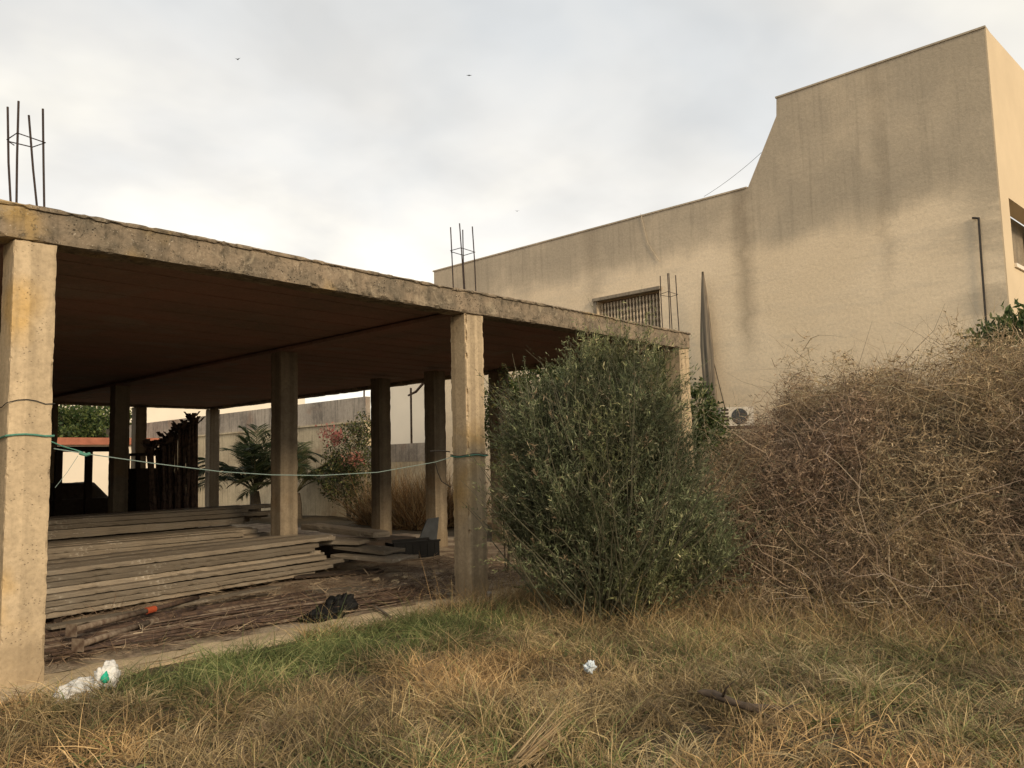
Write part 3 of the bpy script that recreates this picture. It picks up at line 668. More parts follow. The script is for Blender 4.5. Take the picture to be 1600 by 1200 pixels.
# dry orange weeds by the low wall
c = onX(636, 850, 14.2); n = 5200
bx = np.stack([rs.uniform(13.3, 15.5, n), rs.uniform(15.6, 18.2, n), np.zeros(n)], -1)
dr = unit(rs.normal(size=(n, 3))*.5+np.array([0, 0, 1])); V, Fq, cc = ribbons(bx, dr, rs.normal(size=(n, 3))*.25, rs.uniform(.4, 1.35, n), rs.uniform(.012, .03, n), [1, .9, .6, .2], pick([(.30, .18, .08), (.22, .13, .06), (.14, .10, .055), (.34, .24, .12)], n, .25))
tag(mesh('dry_weeds', V, Fq, M['dry'], None, cc), 'orange brown dry weeds in front of the low grey wall', 'weeds', kind='stuff')

# ------------------------------------------------------------------ field grass
def zone_color(x, y, n):
    g = np.exp(-((y-6.0)/.62)**2)*s01((x-1.9)/.9)*s01((7.0-x)/1.4)                 # green strip by the sill
    g2 = s01((fbm(x*.9+1, y*.9+4)-.47)*4)*.5 + s01((2.6-y)/1.4)*s01((x-3.9)/.8)*.3
    gg = np.clip(g*1.15+g2*.55+.03, 0, 1)
    dryp = np.array([(.37, .28, .14), (.27, .20, .105), (.185, .135, .078), (.50, .385, .205), (.095, .075, .048)])
    grnp = np.array([(.13, .165, .055), (.19, .215, .08), (.08, .11, .04), (.28, .28, .12)])
    warm = s01((fbm(x*.7+9, y*.7+2)-.42)*4)[:, None]; pt_ = (.72+.62*s01((fbm(x*1.9+3, y*1.9+7)-.32)*3))[:, None]
    dc = dryp[rs.choice(5, n, p=[.30, .25, .15, .18, .12])]*(1+warm*np.array([.20, .06, -.05]))
    gc = grnp[rs.randint(0, 4, n)]
    isg = rs.rand(n) < gg
    return np.where(isg[:, None], gc, dc)*rs.uniform(.72, 1.2, (n, 1))*pt_, isg, g
def scatter(n, x0, x1, y0, y1):
    return rs.uniform(x0, x1, n), rs.uniform(y0, y1, n)
parts = []
def grass(n, hmin, hmax, wmin, wmax, lean, x0=1.0, x1=8.6, y0=-.6, y1=6.9, clump=True, bendz=-.25):
    x, y = scatter(n, x0, x1, y0, y1)
    if clump:
        nc = max(20, n//(26 if clump is True else 70)); cx_, cy_ = scatter(nc, x0, x1, y0, y1); k = rs.randint(0, nc, n); sg = rs.uniform(.02, .09, nc)[k]
        cl = rs.rand(n) < .7; x = np.where(cl, cx_[k]+rs.normal(size=n)*sg, x); y = np.where(cl, cy_[k]+rs.normal(size=n)*sg, y)
    # thin out on the sandy sill and in the mound's flank
    keep = (y < 6.62+(fbm(x*2, x*0+3)-.5)*.9) | (x > 7.7) & (y < 7.0); keep &= x < 8.4+rs.normal(size=n)*.3
    keep &= rs.rand(n) < s01((fbm(x*2.4+4, y*2.4+6)-.30)*3.2)+.16
    bare = (np.exp(-((x-2.0)/.6)**2-((y-6.9)/.35)**2) > rs.rand(n)*.9); keep &= ~bare
    x, y = x[keep], y[keep]; n = len(x)
    col, isg, g = zone_color(x, y, n); dens = fbm(x*1.1+2, y*1.1+9)
    z = height(x, y)-.01
    d = unit(rs.normal(size=(n, 3))*np.array([lean, lean, .15])+np.array([0, 0, 1]))
    L = rs.uniform(hmin, hmax, n)*(.65+.8*dens)*np.where(g > .35, 1.15, 1)
    bd_ = rs.normal(size=(n, 3))*np.array([.45, .45, .05])+np.array([0, 0, bendz])
    return ribbons(np.stack([x, y, z], -1), d, bd_, L, rs.uniform(wmin, wmax, n), [1, .95, .75, .12], col)
parts.append(grass(120000, .05, .15, .004, .009, .6, bendz=-.3))
parts.append(grass(70000, .09, .24, .0035, .007, .42, bendz=-.15))
parts.append(grass(26000, .14, .34, .004, .008, .7, clump=2, bendz=-.5))
parts.append(grass(5000, .22, .42, .0025, .004, .35, bendz=-.12))
# arching tussocks
nt_ = 330; tx, ty = scatter(nt_, 1.2, 8.3, -.4, 6.3); kk = rs.rand(nt_) < .25+fbm(tx*.9+2, ty*.9+6); tx, ty = tx[kk], ty[kk]; ex = [onz(u, v)[:2] for (u, v) in ((200, 1120), (265, 1105), (600, 1040), (640, 1075), (560, 1020), (1330, 1040), (1390, 1000), (760, 1000), (1040, 985), (60, 1130), (1560, 1080), (700, 985), (1200, 975), (430, 1130), (980, 1130))]
tx = np.r_[tx, [e[0] for e in ex], [e[0]+.07 for e in ex]]; ty = np.r_[ty, [e[1] for e in ex], [e[1]-.05 for e in ex]]
nb = rs.randint(40, 150, len(tx)); ti = np.repeat(np.arange(len(tx)), nb); n = len(ti); sz_ = rs.uniform(.6, 1.25, len(tx))[ti]
x = tx[ti]+rs.normal(size=n)*.035*sz_; y = ty[ti]+rs.normal(size=n)*.035*sz_; az = rs.uniform(0, 2*math.pi, n); ln = rs.uniform(.1, 1.0, n)
d = unit(np.stack([np.cos(az)*ln, np.sin(az)*ln, np.ones(n)], -1)); col, isg, g = zone_color(x, y, n); tone = pick([(.40, .31, .16), (.30, .22, .12), (.22, .16, .095), (.46, .37, .21), (.20, .19, .08)], len(tx), .2)[ti]
parts.append(ribbons(np.stack([x, y, height(x, y)-.01], -1), d, np.stack([np.cos(az)*.35, np.sin(az)*.35, np.full(n, -.55)], -1)+rs.normal(size=(n, 3))*.08, rs.uniform(.12, .36, n)*sz_, rs.uniform(.0035, .007, n), [1, .95, .8, .5, .1], np.where(g[:, None] > .4, col, tone*rs.uniform(.75, 1.2, (n, 1)))))
# broad-leaved weeds, low rosettes
nw = 120; tx, ty = scatter(nw, 1.6, 8.0, .2, 6.3); ti = np.repeat(np.arange(nw), 16); n = len(ti); az = rs.uniform(0, 2*math.pi, n)
x = tx[ti]+rs.normal(size=n)*.02; y = ty[ti]+rs.normal(size=n)*.02
parts.append(ribbons(np.stack([x, y, height(x, y)+.01], -1), unit(np.stack([np.cos(az), np.sin(az), rs.uniform(.2, 1.3, n)], -1)), np.tile([[0, 0, -.35]], (n, 1)), rs.uniform(.05, .14, n), rs.uniform(.012, .028, n), [.3, 1, .85, .1], pick([(.085, .12, .04), (.12, .14, .05), (.20, .16, .07)], n, .25)))
# flattened thatch
n = 32000; x, y = scatter(n, 1.0, 8.6, -.6, 6.7); col, isg, g = zone_color(x, y, n)
d = unit(rs.normal(size=(n, 3))*np.array([1, 1, .22])); parts.append(ribbons(np.stack([x, y, height(x, y)+rs.uniform(0, .06, n)], -1), d, rs.normal(size=(n, 3))*.25, rs.uniform(.06, .2, n), rs.uniform(.002, .005, n), [.6, 1, .8, .2], col*.85))
V, Fq, cc = merge(*parts); tag(mesh('field_grass', V, Fq, M['dry'], None, cc), 'mixed dry straw and green grass covering the foreground field', 'grass', kind='stuff')
# rank golden fringe at the foot of the bush and mound
n = 17000; x = rs.uniform(5.2, 8.7, n); y = rs.uniform(.2, 6.9, n); kk = (rs.rand(n) < np.clip(1.35-np.abs(x-(7.3-.25*(y-4)))/.9, 0, 1)*(.25+fbm(x*1.6, y*1.6))); x, y = x[kk], y[kk]; n = len(x)
V, Fq, cc = ribbons(np.stack([x, y, height(x, y)-.01], -1), unit(rs.normal(size=(n, 3))*np.array([.5, .5, .1])+np.array([0, 0, 1])), rs.normal(size=(n, 3))*.35+np.array([0, 0, -.2]), rs.uniform(.15, .48, n), rs.uniform(.003, .006, n), [1, .9, .7, .1],
    pick([(.44, .33, .16), (.33, .24, .12), (.24, .17, .09), (.40, .26, .12)], n, .25))
tag(mesh('golden_grass', V, Fq, M['dry'], None, cc), 'taller golden dry grass along the foot of the mound and bush', 'grass', kind='stuff')

# ------------------------------------------------------------------ dry brush on the mound
def brush(n, depth, Lr, Wr, pal, wts, jit, upb, dens_k=1.0):
    x = rs.uniform(7.3, 13.0, n); y = rs.uniform(-1.6, 6.9, n)
    m_ = mound(x, y); dn = fbm(x*1.1+7, y*1.1+1)
    kp = (m_ > .06+rs.rand(n)*.22) & (rs.rand(n) < .10+dn*dens_k*1.3); x, y, m_, dn = x[kp], y[kp], m_[kp], dn[kp]; n = len(x)
    cav = s01((fbm(x*1.9+2, y*1.9+5, m_*1.4)-.36)*5)                   # hollows between the clumps
    z = height(x, y)+rs.uniform(0, 1, n)*depth*(.12+.95*cav)*(.35+1.25*fbm(x*.9+3, y*.9+3))*np.clip(m_*1.6, .35, 1)
    d = unit(rs.normal(size=(n, 3))*np.array([.8, .8, .55])+np.array([-.25, -.1, upb]))
    hue = s01((fbm(x*.8+11, y*.8+5, m_)-.40)*5)[:, None]
    col = pick(pal, n, .28, wts)*(1+hue*np.array([.04, .05, .0])-(1-hue)*np.array([.10, .14, .08]))
    return ribbons(np.stack([x, y, z], -1), d, rs.normal(size=(n, 3))*.5+np.array([0, 0, -.25]), rs.uniform(*Lr, n), rs.uniform(*Wr, n), [.8, 1, .8, .6, .25], col, jit)
BP = [(.37, .265, .16), (.25, .18, .112), (.49, .37, .23), (.105, .076, .052), (.24, .205, .115), (.56, .45, .30)]
BW = [.25, .22, .21, .16, .08, .08]
p1 = brush(130000, .80, (.09, .30), (.003, .0075), BP, BW, .07, .4)
p2 = brush(17000, .70, (.3, .65), (.004, .008), BP, BW, .06, .6)
p3 = brush(190000, .85, (.02, .06), (.007, .018), BP, BW, .08, .1)
p4 = brush(1100, .7, (.5, .95), (.006, .011), [(.30, .22, .15), (.42, .33, .24), (.17, .12, .08)], None, .035, 1.0)
n = 9000; x = rs.uniform(6.9, 8.3, n); y = rs.uniform(.3, 5.2, n); z = height(x, y)+rs.uniform(0, 1, n)**2*.38; kk = rs.rand(n) < s01((x-6.8)/1.2)*(.2+1.1*fbm(x*1.8, y*1.8+3)); x, y, z = x[kk], y[kk], z[kk]; n = len(x)
p5 = ribbons(np.stack([x, y, z], -1), unit(rs.normal(size=(n, 3))+np.array([-.3, -.1, .4])), rs.normal(size=(n, 3))*.5, rs.uniform(.10, .36, n), rs.uniform(.003, .007, n), [.8, 1, .8, .6, .25], pick(BP, n, .28, BW), .06)
V, Fq, cc = merge(p1, p2, p3, p4, p5)
tag(mesh('dry_brush', V, Fq, M['dry'], None, cc), 'tangled brown dead brush smothering the mound at the right', 'brush', kind='stuff')

# ------------------------------------------------------------------ the olive green bush in front of the right bay
def big_bush(bc, nst, ntw, nlf):
    o = thing('bush', 'tall feathery grey green bush in front of the right bay', 'bush', bc)
    b0 = np.array(bc); mb = MB()
    az = rs.uniform(0, 2*math.pi, nst); el = rs.uniform(.55, 1.52, nst)
    d = np.stack([np.cos(az)*np.cos(el), np.sin(az)*np.cos(el), np.sin(el)], -1)
    L = (1.35+1.25*np.sin(el)**1.5)*rs.uniform(.75, 1.08, nst); B = b0+np.stack([rs.normal(size=nst)*.25, rs.normal(size=nst)*.25, np.zeros(nst)-.05], -1)
    g = rs.normal(size=(nst, 3))*.06
    for i in range(nst):
        tt = np.linspace(0, 1, 7)[:, None]; P = B[i]+L[i]*(d[i]*tt+g[i]*tt**2)+np.r_[[[0, 0, 0]], rs.normal(size=(6, 3))*.014]
        mb.tube([tuple(p) for p in P], list(np.linspace(.013, .002, 7)), 5, False)
    mb.build('stems', simple('grey_green_stems', (.13, .12, .075), .8, 0, 20, .4), o)
    # side shoots fill a lumpy, roughly egg-shaped volume; most of them near the outside
    dd = unit(rs.normal(size=(ntw, 3))); rad = rs.uniform(.05, 1, ntw)**.45
    lump = .56+.86*fbm(dd[:, 0]*3.2+3, dd[:, 1]*3.2+8, dd[:, 2]*3.2+2)
    rt = np.array([AR[0], AR[1], 0]); fw = np.array([AF[0], AF[1], 0])     # across and along the diagonal of the frame
    lobes = [((-.12, 0, 1.0), (.86, .9, 1.0), .30), ((.12, 0, 1.92), (.56, .6, .82), .20), ((-.50, .1, 1.55), (.50, .6, .70), .16), ((.52, 0, 1.05), (.50, .6, .62), .11),
             ((-.62, 0, .95), (.46, .5, .48), .08), ((.72, 0, .60), (.46, .5, .45), .07), ((.10, -.30, .50), (.66, .5, .5), .08)]
    li = rs.choice(len(lobes), ntw, p=[l[2] for l in lobes])
    LC = np.array([rt*l[0][0]+fw*l[0][1]+np.array([0, 0, l[0][2]]) for l in lobes]); LR = np.array([l[1] for l in lobes])
    P = b0+LC[li]+dd*LR[li]*(rad*lump*1.08)[:, None]; P[:, 2] = np.maximum(P[:, 2], .02+rs.uniform(0, .1, ntw))
    gap = fbm(P[:, 0]*2.6+4, P[:, 1]*2.6, P[:, 2]*2.6); kp = gap > .34+rs.rand(ntw)*.10; P, dd, rad, lump = P[kp], dd[kp], rad[kp], lump[kp]; ntw = len(P)
    out = dd*np.array([1, 1, .25]); td = unit(out*.35+rs.normal(size=(ntw, 3))*.40+np.array([0, 0, .80]))
    TL = rs.uniform(.16, .44, ntw)*np.where(rs.rand(ntw) < .11, 2.0, 1); TB = rs.normal(size=(ntw, 3))*.14+out*.12+np.array([0, 0, -.06])
    tw = ribbons(P, td, TB, TL, rs.uniform(.0035, .006, ntw), [1, .8, .6, .3], pick([(.17, .17, .10), (.11, .115, .065), (.26, .25, .17)], ntw, .25), .02)
    k = rs.randint(0, ntw, nlf); s = rs.uniform(.1, 1.02, nlf); Q = P[k]+TL[k][:, None]*(td[k]*s[:, None]+TB[k]*(s**2)[:, None])
    ld = unit(td[k]*.9+rs.normal(size=(nlf, 3))*.55)
    clump = s01((fbm(Q[:, 0]*1.8, Q[:, 1]*1.8, Q[:, 2]*1.8)-.35)*4)[:, None]
    tone = (rs.uniform(.7, 1.3, ntw)[k])[:, None]
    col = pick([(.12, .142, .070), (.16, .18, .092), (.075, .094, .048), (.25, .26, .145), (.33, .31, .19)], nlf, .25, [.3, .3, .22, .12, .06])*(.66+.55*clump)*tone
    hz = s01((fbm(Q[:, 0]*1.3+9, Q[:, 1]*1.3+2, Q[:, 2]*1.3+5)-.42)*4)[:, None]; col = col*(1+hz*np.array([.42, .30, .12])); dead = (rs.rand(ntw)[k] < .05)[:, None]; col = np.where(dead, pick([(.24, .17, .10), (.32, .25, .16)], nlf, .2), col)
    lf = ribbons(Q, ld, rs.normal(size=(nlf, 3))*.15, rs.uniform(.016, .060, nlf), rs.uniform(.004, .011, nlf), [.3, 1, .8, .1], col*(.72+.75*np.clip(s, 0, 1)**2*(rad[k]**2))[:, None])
    V, Fq, cc = merge(tw, lf); mesh('foliage', V, Fq, M['leaf'], o, cc)
    return o
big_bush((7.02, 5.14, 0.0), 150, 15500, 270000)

# ------------------------------------------------------------------ planks and boards
def plank_proto(L, W, T, label, group, name='plank'):
    o = thing(name, label, 'plank', (0, 0, 0), group)
    P, Fc = rough_box((0, 0, 0), (L, W, T), .05, .002, .007, 12.0, rs.uniform(0, 20))
    en = (P[:, 0] > L-.06); P[:, 0] -= np.where(en, rs.uniform(.0, .06)+.05*np.abs(fbm(P[:, 1]*14, P[:, 2]*14+L*3)-.4), 0)
    mesh_o = mesh('board', P, Fc, M['plank']); 
    # a single-mesh thing: the mesh itself is the plank
    bpy.data.objects.remove(o); mesh_o.name = name; tag(mesh_o, label, 'plank', group); return mesh_o
def stack(x0, y0, z0, L, layers, rows, W, T, label, group, jl=.12, rot=0.0, gap=.012):
    protos = [plank_proto(L*s, W, T, label, group) for s in (1.0, .97, 1.03, .92)]; used = set()
    for k in range(layers):
        for r_ in range(rows):
            i = rs.randint(0, 4); o = protos[i]
            if i in used: o = o.copy(); C.objects.link(o)
            used.add(i)
            yy = y0+r_*(W+gap)+k*.02+rs.normal()*.008
            o.location = (x0+rs.normal()*jl-(.0 if k else 0), yy, z0+k*(T+.004)+rs.uniform(0, .003)); o.rotation_euler = (rs.normal()*.008, rs.normal()*.002, rot+rs.normal()*.010)
    for i in range(4):
        if i not in used: bpy.data.objects.remove(protos[i])
s1 = onz(80, 950, .2); s2 = onz(530, 878, .2)
stack(2.55, 9.52, .075, 4.75, 8, 5, .235, .058, 'long weathered grey plank in the big front stack behind the left column', 'planks in the front stack', .16, .15)
stack(2.6, 12.05, .30, 4.6, 4, 7, .26, .075, 'long weathered plank in the rear stack behind the front stack', 'planks in the rear stack', .12, .04)
stack(2.6, 13.3, .632, 5.4, 4, 4, .28, .07, 'grey plank in the upper rear pile before the dark props', 'planks in the upper rear pile', .15, .04)
for (x, y) in ((3.2, 9.5), (5.0, 9.8), (6.7, 10.0)):
    o = mesh('timber_bearer', *rough_box((x-.05, y+.22, -.02), (x+.05, y+1.35, .072), .12, .002, .01, 5, x), M['darkwood']); tag(o, 'short dark timber bearer under the front plank stack', 'timber', 'bearers under the front stack')
for (x, y) in ((3.1, 12.1), (5.2, 12.1), (7.0, 12.1)):
    o = mesh('timber_bearer', *rough_box((x-.05, y, .02), (x+.05, y+2.0, .295), .12, .002, .01, 5, x), M['darkwood']); tag(o, 'short dark timber bearer under the rear plank stack', 'timber', 'bearers under the rear stack')
def board(a, b_, W, T, label, m='plank', name='plank', dz=0.0, g=None, cat='plank'):
    a = np.array(a, float); b_ = np.array(b_, float); L = np.linalg.norm(b_-a)
    o = mesh(name, *rough_box((0, 0, 0), (L, W, T), .12, .003, .014, 5.0, rs.uniform(0, 20)), M[m])
    d = Vector(b_-a); o.location = tuple(a); o.rotation_euler = (0, -math.asin(d.z/d.length), math.atan2(d.y, d.x)); tag(o, label, cat, g); return o
board(onz(80, 985, .14), onz(440, 920, .12), .20, .03, 'pale split board lying on the dirt in front of the plank stack')
board(onz(84, 985, .05), onz(600, 925, .04), .22, .035, 'worn board half buried in the dirt beside the steel props')
board(onz(470, 828, .56), onz(583, 842, .50), .34, .10, 'thick pale slab board right of the inner column', 'plank')
board(onz(520, 858, .36), onz(600, 868, .30), .5, .06, 'flat grey board on the low pile right of the plank ends')
board(onz(515, 872, .24), onz(612, 880, .22), .6, .06, 'lowest flat board sticking out towards the black crate')
board(onz(470, 850, .44), onz(560, 852, .43), .6, .06, 'short board on top of the low pile by the inner column')
board(onz(460, 905, .06), onz(600, 895, .05), .3, .04, 'dark board on the floor below the plank ends', 'darkwood')
board(onz(485, 932, .05), onz(640, 918, .04), .35, .03, 'thin sheet of old plywood flat on the dirt floor')
MBb = rough_box((7.3, 11.3, .0), (9.6, 12.4, .34), .12, .02, .05, 3, 2); o = mesh('timber_pile', *MBb, M['darkwood']); tag(o, 'low dark timber block carrying the boards right of the inner column', 'timber')
board(onz(570, 938, .05), onz(608, 966, .03), .03, .02, 'thin loose lath poking over the sandy sill', 'plank', 'lath')

# steel bars lying along the sill
n = 46
for k in range(n):
    x0 = rs.uniform(2.2, 3.4); y = 7.55+abs(rs.normal())*.30+rs.uniform(0, .15); L = rs.uniform(2.2, 4.2); z = rs.uniform(.03, .13)
    if x0+L > 6.75: L = 6.75-x0
    pts = [(x0+L*t, y+.06*math.sin(t*3+k)+rs.normal()*.015-(t)*.12, z+rs.normal()*.01) for t in np.linspace(0, 1, 8)]
    mb = MB(); mb.tube(pts, rs.uniform(.006, .013), 6); o = mb.build('steel_bar', M['ruststeel'] if k % 3 else M['palesteel'], None, True)
    tag(o, 'thin rusty bar in the long loose bundle along the sill', 'steel bar', 'bars in the bundle along the sill')
for k in range(9):      # heap of long tubes in the shadowed gap at the left
    x0 = 2.35+rs.uniform(0, .25); mb = MB(); y = 8.2+k*.055+rs.normal()*.01; mb.tube([(x0, y, .05+rs.uniform(0, .10)), (x0+3.2, y+rs.normal()*.1, .05+rs.uniform(0, .05))], .022, 8)
    tag(mb.build('steel_tube', M['palesteel'] if k % 2 else M['ruststeel'], None, True), 'straight scaffold tube lying behind the rusty bar bundle', 'steel tube', 'tubes behind the bar bundle')

# scaffold props: prototype along +z
def prop_proto(label, group):
    o = thing('steel_prop', label, 'steel prop', (0, 0, 0), group)
    MB().tube([(0, 0, 0), (0, 0, 1.6)], .030, 9).build('outer_tube', M['ruststeel'], o, True)
    MB().tube([(0, 0, 1.6), (0, 0, 2.62)], .023, 9).build('inner_tube', M['ruststeel'], o, True)
    mb = MB(); mb.tube([(0, 0, 1.50), (0, 0, 1.66)], .042, 9); mb.tube([(-.09, 0, 1.58), (.09, 0, 1.58)], .008, 5); mb.build('collar', M['ruststeel'], o)
    MB().box((-.07, -.07, -.008), (.07, .07, 0)).build('base_plate', M['ruststeel'], o)
    mb = MB(); mb.box((-.09, -.05, 2.62), (.09, .05, 2.63)); mb.add([(-.09, -.05, 2.63), (-.08, -.05, 2.63), (-.15, -.05, 2.72), (-.16, -.05, 2.72), (-.09, .05, 2.63), (-.08, .05, 2.63), (-.15, .05, 2.72), (-.16, .05, 2.72)], [(0,1,2,3),(7,6,5,4),(0,4,5,1),(1,5,6,2),(2,6,7,3),(3,7,4,0)])
    mb.add([(.09, -.05, 2.63), (.08, -.05, 2.63), (.15, -.05, 2.72), (.16, -.05, 2.72), (.09, .05, 2.63), (.08, .05, 2.63), (.15, .05, 2.72), (.16, .05, 2.72)], [(3,2,1,0),(4,5,6,7),(1,5,4,0),(2,6,5,1),(3,7,6,2),(0,4,7,3)])
    mb.build('head_fork', M['ruststeel'], o); return o
pr = prop_proto('dark steel prop in the leaning bundle between the shaded rear columns', 'steel props leaning in a bundle')
k = 0
for row in range(5):
    for c_ in range(13):
        u = 246+c_*5.2+rs.normal()*2; Y = 16.2+row*.28+rs.normal()*.05; d = onY(u, 800, Y)
        o = pr if k == 0 else copy_tree(pr); k += 1
        o.location = (d[0], Y, .02+(c_-11)*.05+rs.uniform(-.12, .06)); o.rotation_euler = (R(-2+rs.normal()*1.2), R(2.5+rs.normal()*1.6-c_*.2), rs.uniform(0, 3))
for (u0, v0, u1, v1, dz, lb) in ((112, 985, 262, 946, .22, 'cement caked steel prop lying nearest the plank stack'), (122, 1008, 268, 962, .15, 'cement caked steel prop lying across the rusty bars')):
    a = onz(u0, v0, dz); b_ = onz(u1, v1, dz-.03); d = Vector(b_-a).normalized()
    e = thing('steel_prop', lb, 'steel prop', tuple(a)); L = 2.0; q = [Vector(a)+d*s for s in (0, 1.1, 1.12, L)]
    MB().tube([q[0], q[1]], .028, 10).build('outer_tube', M['palesteel'], e, True); MB().tube([q[2], q[3]], .024, 10).build('inner_tube', M['ruststeel'], e, True)
    MB().tube([q[1]-d*.04, q[1]+d*.10], .034, 10).build('collar', M['orange'] if v0 < 1000 else M['palesteel'], e)
    rt = d.to_track_quat('Z', 'Y').to_matrix().to_4x4(); rt.translation = q[0]; MB().box((-.055, -.055, -.008), (.055, .055, 0), rt).build('base_plate', M['palesteel'], e)

# black crate, leaning sheet
a = onz(616, 876, .02); b_ = onz(687, 870, .02); dd = Vector(b_-a); Lc = dd.length; Mc = Matrix.Translation(tuple(a)) @ Matrix.Rotation(math.atan2(dd.y, dd.x), 4, 'Z')
cr = thing('crate', 'black plastic crate on the dirt beside the middle front column', 'crate', tuple(a))
mb = MB(); T = .02; Hc = .27
mb.box((0, 0, 0), (Lc, T, Hc), Mc); mb.box((0, .5-T, 0), (Lc, .5, Hc), Mc); mb.box((0, T, 0), (T, .5-T, Hc), Mc); mb.box((Lc-T, T, 0), (Lc, .5-T, Hc), Mc); mb.box((T, T, 0), (Lc-T, .5-T, .02), Mc)
mb.build('crate_body', M['black'], cr)
mb = MB(); mb.box((-.015, -.015, Hc), (Lc+.015, T, Hc+.03), Mc); mb.box((-.015, .5-T, Hc), (Lc+.015, .515, Hc+.03), Mc)
for s in np.linspace(.08, Lc-.08, 6): mb.box((s-.012, -.012, .03), (s+.012, -.001, Hc-.02), Mc)
mb.build('rim_and_ribs', M['black'], cr)
y_ = a[1]+.62; pts = [onY(652, 850, y_), onY(682, 850, y_), onY(686, 808, y_), onY(668, 811, y_)]; V = [tuple(p) for p in pts]+[tuple(p+np.array([.01, .03, 0])) for p in pts]
tag(mesh('leaning_sheet', V, [(0,1,2,3),(7,6,5,4),(0,4,5,1),(1,5,6,2),(2,6,7,3),(3,7,4,0)], M['slate']), 'blue grey sheet leaning up behind the black crate', 'sheet')

# plastic bags
def bag(name, label, c, r, m, amp=.35, seed=0, parent=None, nseg=54, flat=.0):
    V = []; nl = nseg//2
    for i in range(nl+1):
        for j in range(nseg):
            th = math.pi*i/nl; ph = 2*math.pi*j/nseg; d = np.array([math.sin(th)*math.cos(ph), math.sin(th)*math.sin(ph), math.cos(th)])
            V.append(d)
    V = np.array(V); f = fbm(V[:, 0]*2.3+seed, V[:, 1]*2.3+seed, V[:, 2]*2.3, 4); cre = np.abs(fbm(V[:, 0]*4+seed, V[:, 1]*4, V[:, 2]*4, 2)-.5)
    c2_ = np.abs(fbm(V[:, 0]*9+seed, V[:, 1]*9+3, V[:, 2]*9+seed, 2)-.5)
    V = V*(1+(f-.5)[:, None]*amp*2.6-cre[:, None]*amp*1.3-c2_[:, None]*amp*.9)*np.array(r)+np.array(c)
    Fq = [(i*nseg+j, i*nseg+(j+1) % nseg, (i+1)*nseg+(j+1) % nseg, (i+1)*nseg+j)[::-1] for i in range(nl) for j in range(nseg)]
    o = mesh(name, V, Fq, m, parent, smooth=True)
    if parent is None: tag(o, label, name.split('_')[-1])
    return o
wbp = onz(140, 1075, .10); wb = thing('plastic_bag', 'crumpled white plastic bag with green print beside the left column', 'bag', (wbp[0], wbp[1], 0))
dR = np.array([AR[0], AR[1], 0])
bag('bag_body', '', wbp+dR*(-.03)+np.array([0, 0, -.02]), (.20, .13, .085), M['white'], .4, 3, wb)
bag('bag_neck', '', wbp+dR*.12+np.array([0, 0, .07]), (.085, .08, .10), M['white'], .4, 9, wb)
bag('print', '', wbp+dR*.135+np.array([-.05, -.065, .09]), (.03, .02, .045), M['green_print'], .6, 12, wb, 14)
bag('plastic_bag', 'black plastic bag slumped in the grass at the sill', onz(505, 962, .06), (.24, .14, .10), M['black'], .5, 5)
bag('plastic_bag', 'black plastic bag with torn top next to the slumped one', onz(535, 945, .10), (.17, .13, .14), M['black'], .5, 15)
bag('plastic_scrap', 'small crumpled pale blue scrap in the middle of the grass', onz(922, 1043, .12), (.05, .04, .04), simple('pale_blue_film', (.55, .62, .66), .4), .7, 22)
bag('paper_scrap', 'crumpled pale scrap on the dirt near the middle front column', onz(668, 900, .06), (.22, .10, .04), simple('pale_scrap', (.36, .28, .2), .8), .7, 25)
bag('stone', 'small pale stone at the foot of the middle front column', onz(764, 930, .04), (.045, .04, .05), simple('pale_stone', (.5, .47, .42), .9), .3, 28)
# curl of pale strapping
mb = MB(); mb.tube([onz(*p, .15) for p in ((208, 990), (222, 988), (223, 978), (216, 973), (220, 982))], .006, 5); tag(mb.build('strap', simple('pale_strap', (.5, .4, .28), .7)), 'pale curl of strapping on the rusty bars', 'strap')

# fallen branch and straw bundle in the grass
a = onz(1098, 1082, .17); b_ = onz(1175, 1106, .14); c_ = onz(1255, 1112, .09)
mb = MB(); mb.tube([a+np.array([-.03, .02, .01]), a, a*.7+b_*.3+np.array([0, .02, .012]), a*.4+b_*.6+np.array([.01, -.02, -.01]), b_, b_*.6+c_*.4+np.array([0, .03, .01]), b_*.3+c_*.7, c_], [.004, .020, .027, .021, .024, .015, .013, .004], 9)
mb.tube([b_, onz(1200, 1120, .08), onz(1232, 1105, .13), onz(1262, 1095, .12)], [.016, .011, .008, .003], 6); mb.tube([a*.6+b_*.4, onz(1135, 1075, .24), onz(1150, 1062, .30)], [.010, .006, .002], 6)
tag(mb.build('fallen_branch', simple('dead_wood', (.10, .075, .055), .9, 0, 14, .5, .6), None, True), 'dark dead branch lying in the grass at lower right', 'branch')
n = 60; x = rs.normal(size=n)*.035; bx = onz(815, 1195, .06)[None]+np.stack([x, rs.normal(size=n)*.035, rs.uniform(0, .05, n)], -1); dv_ = unit(onz(880, 1140, .14)-onz(815, 1200, .06))
V, Fq, cc = ribbons(bx, unit(dv_+rs.normal(size=(n, 3))*.10), rs.normal(size=(n, 3))*.06, rs.uniform(.25, .5, n), rs.uniform(.004, .007, n), [1, 1, .8, .3], pick([(.45, .34, .19), (.35, .25, .14)], n, .2))
tag(mesh('straw_bundle', V, Fq, M['dry'], None, cc), 'pale bundle of straw lying in the grass at the bottom of the photo', 'straw')

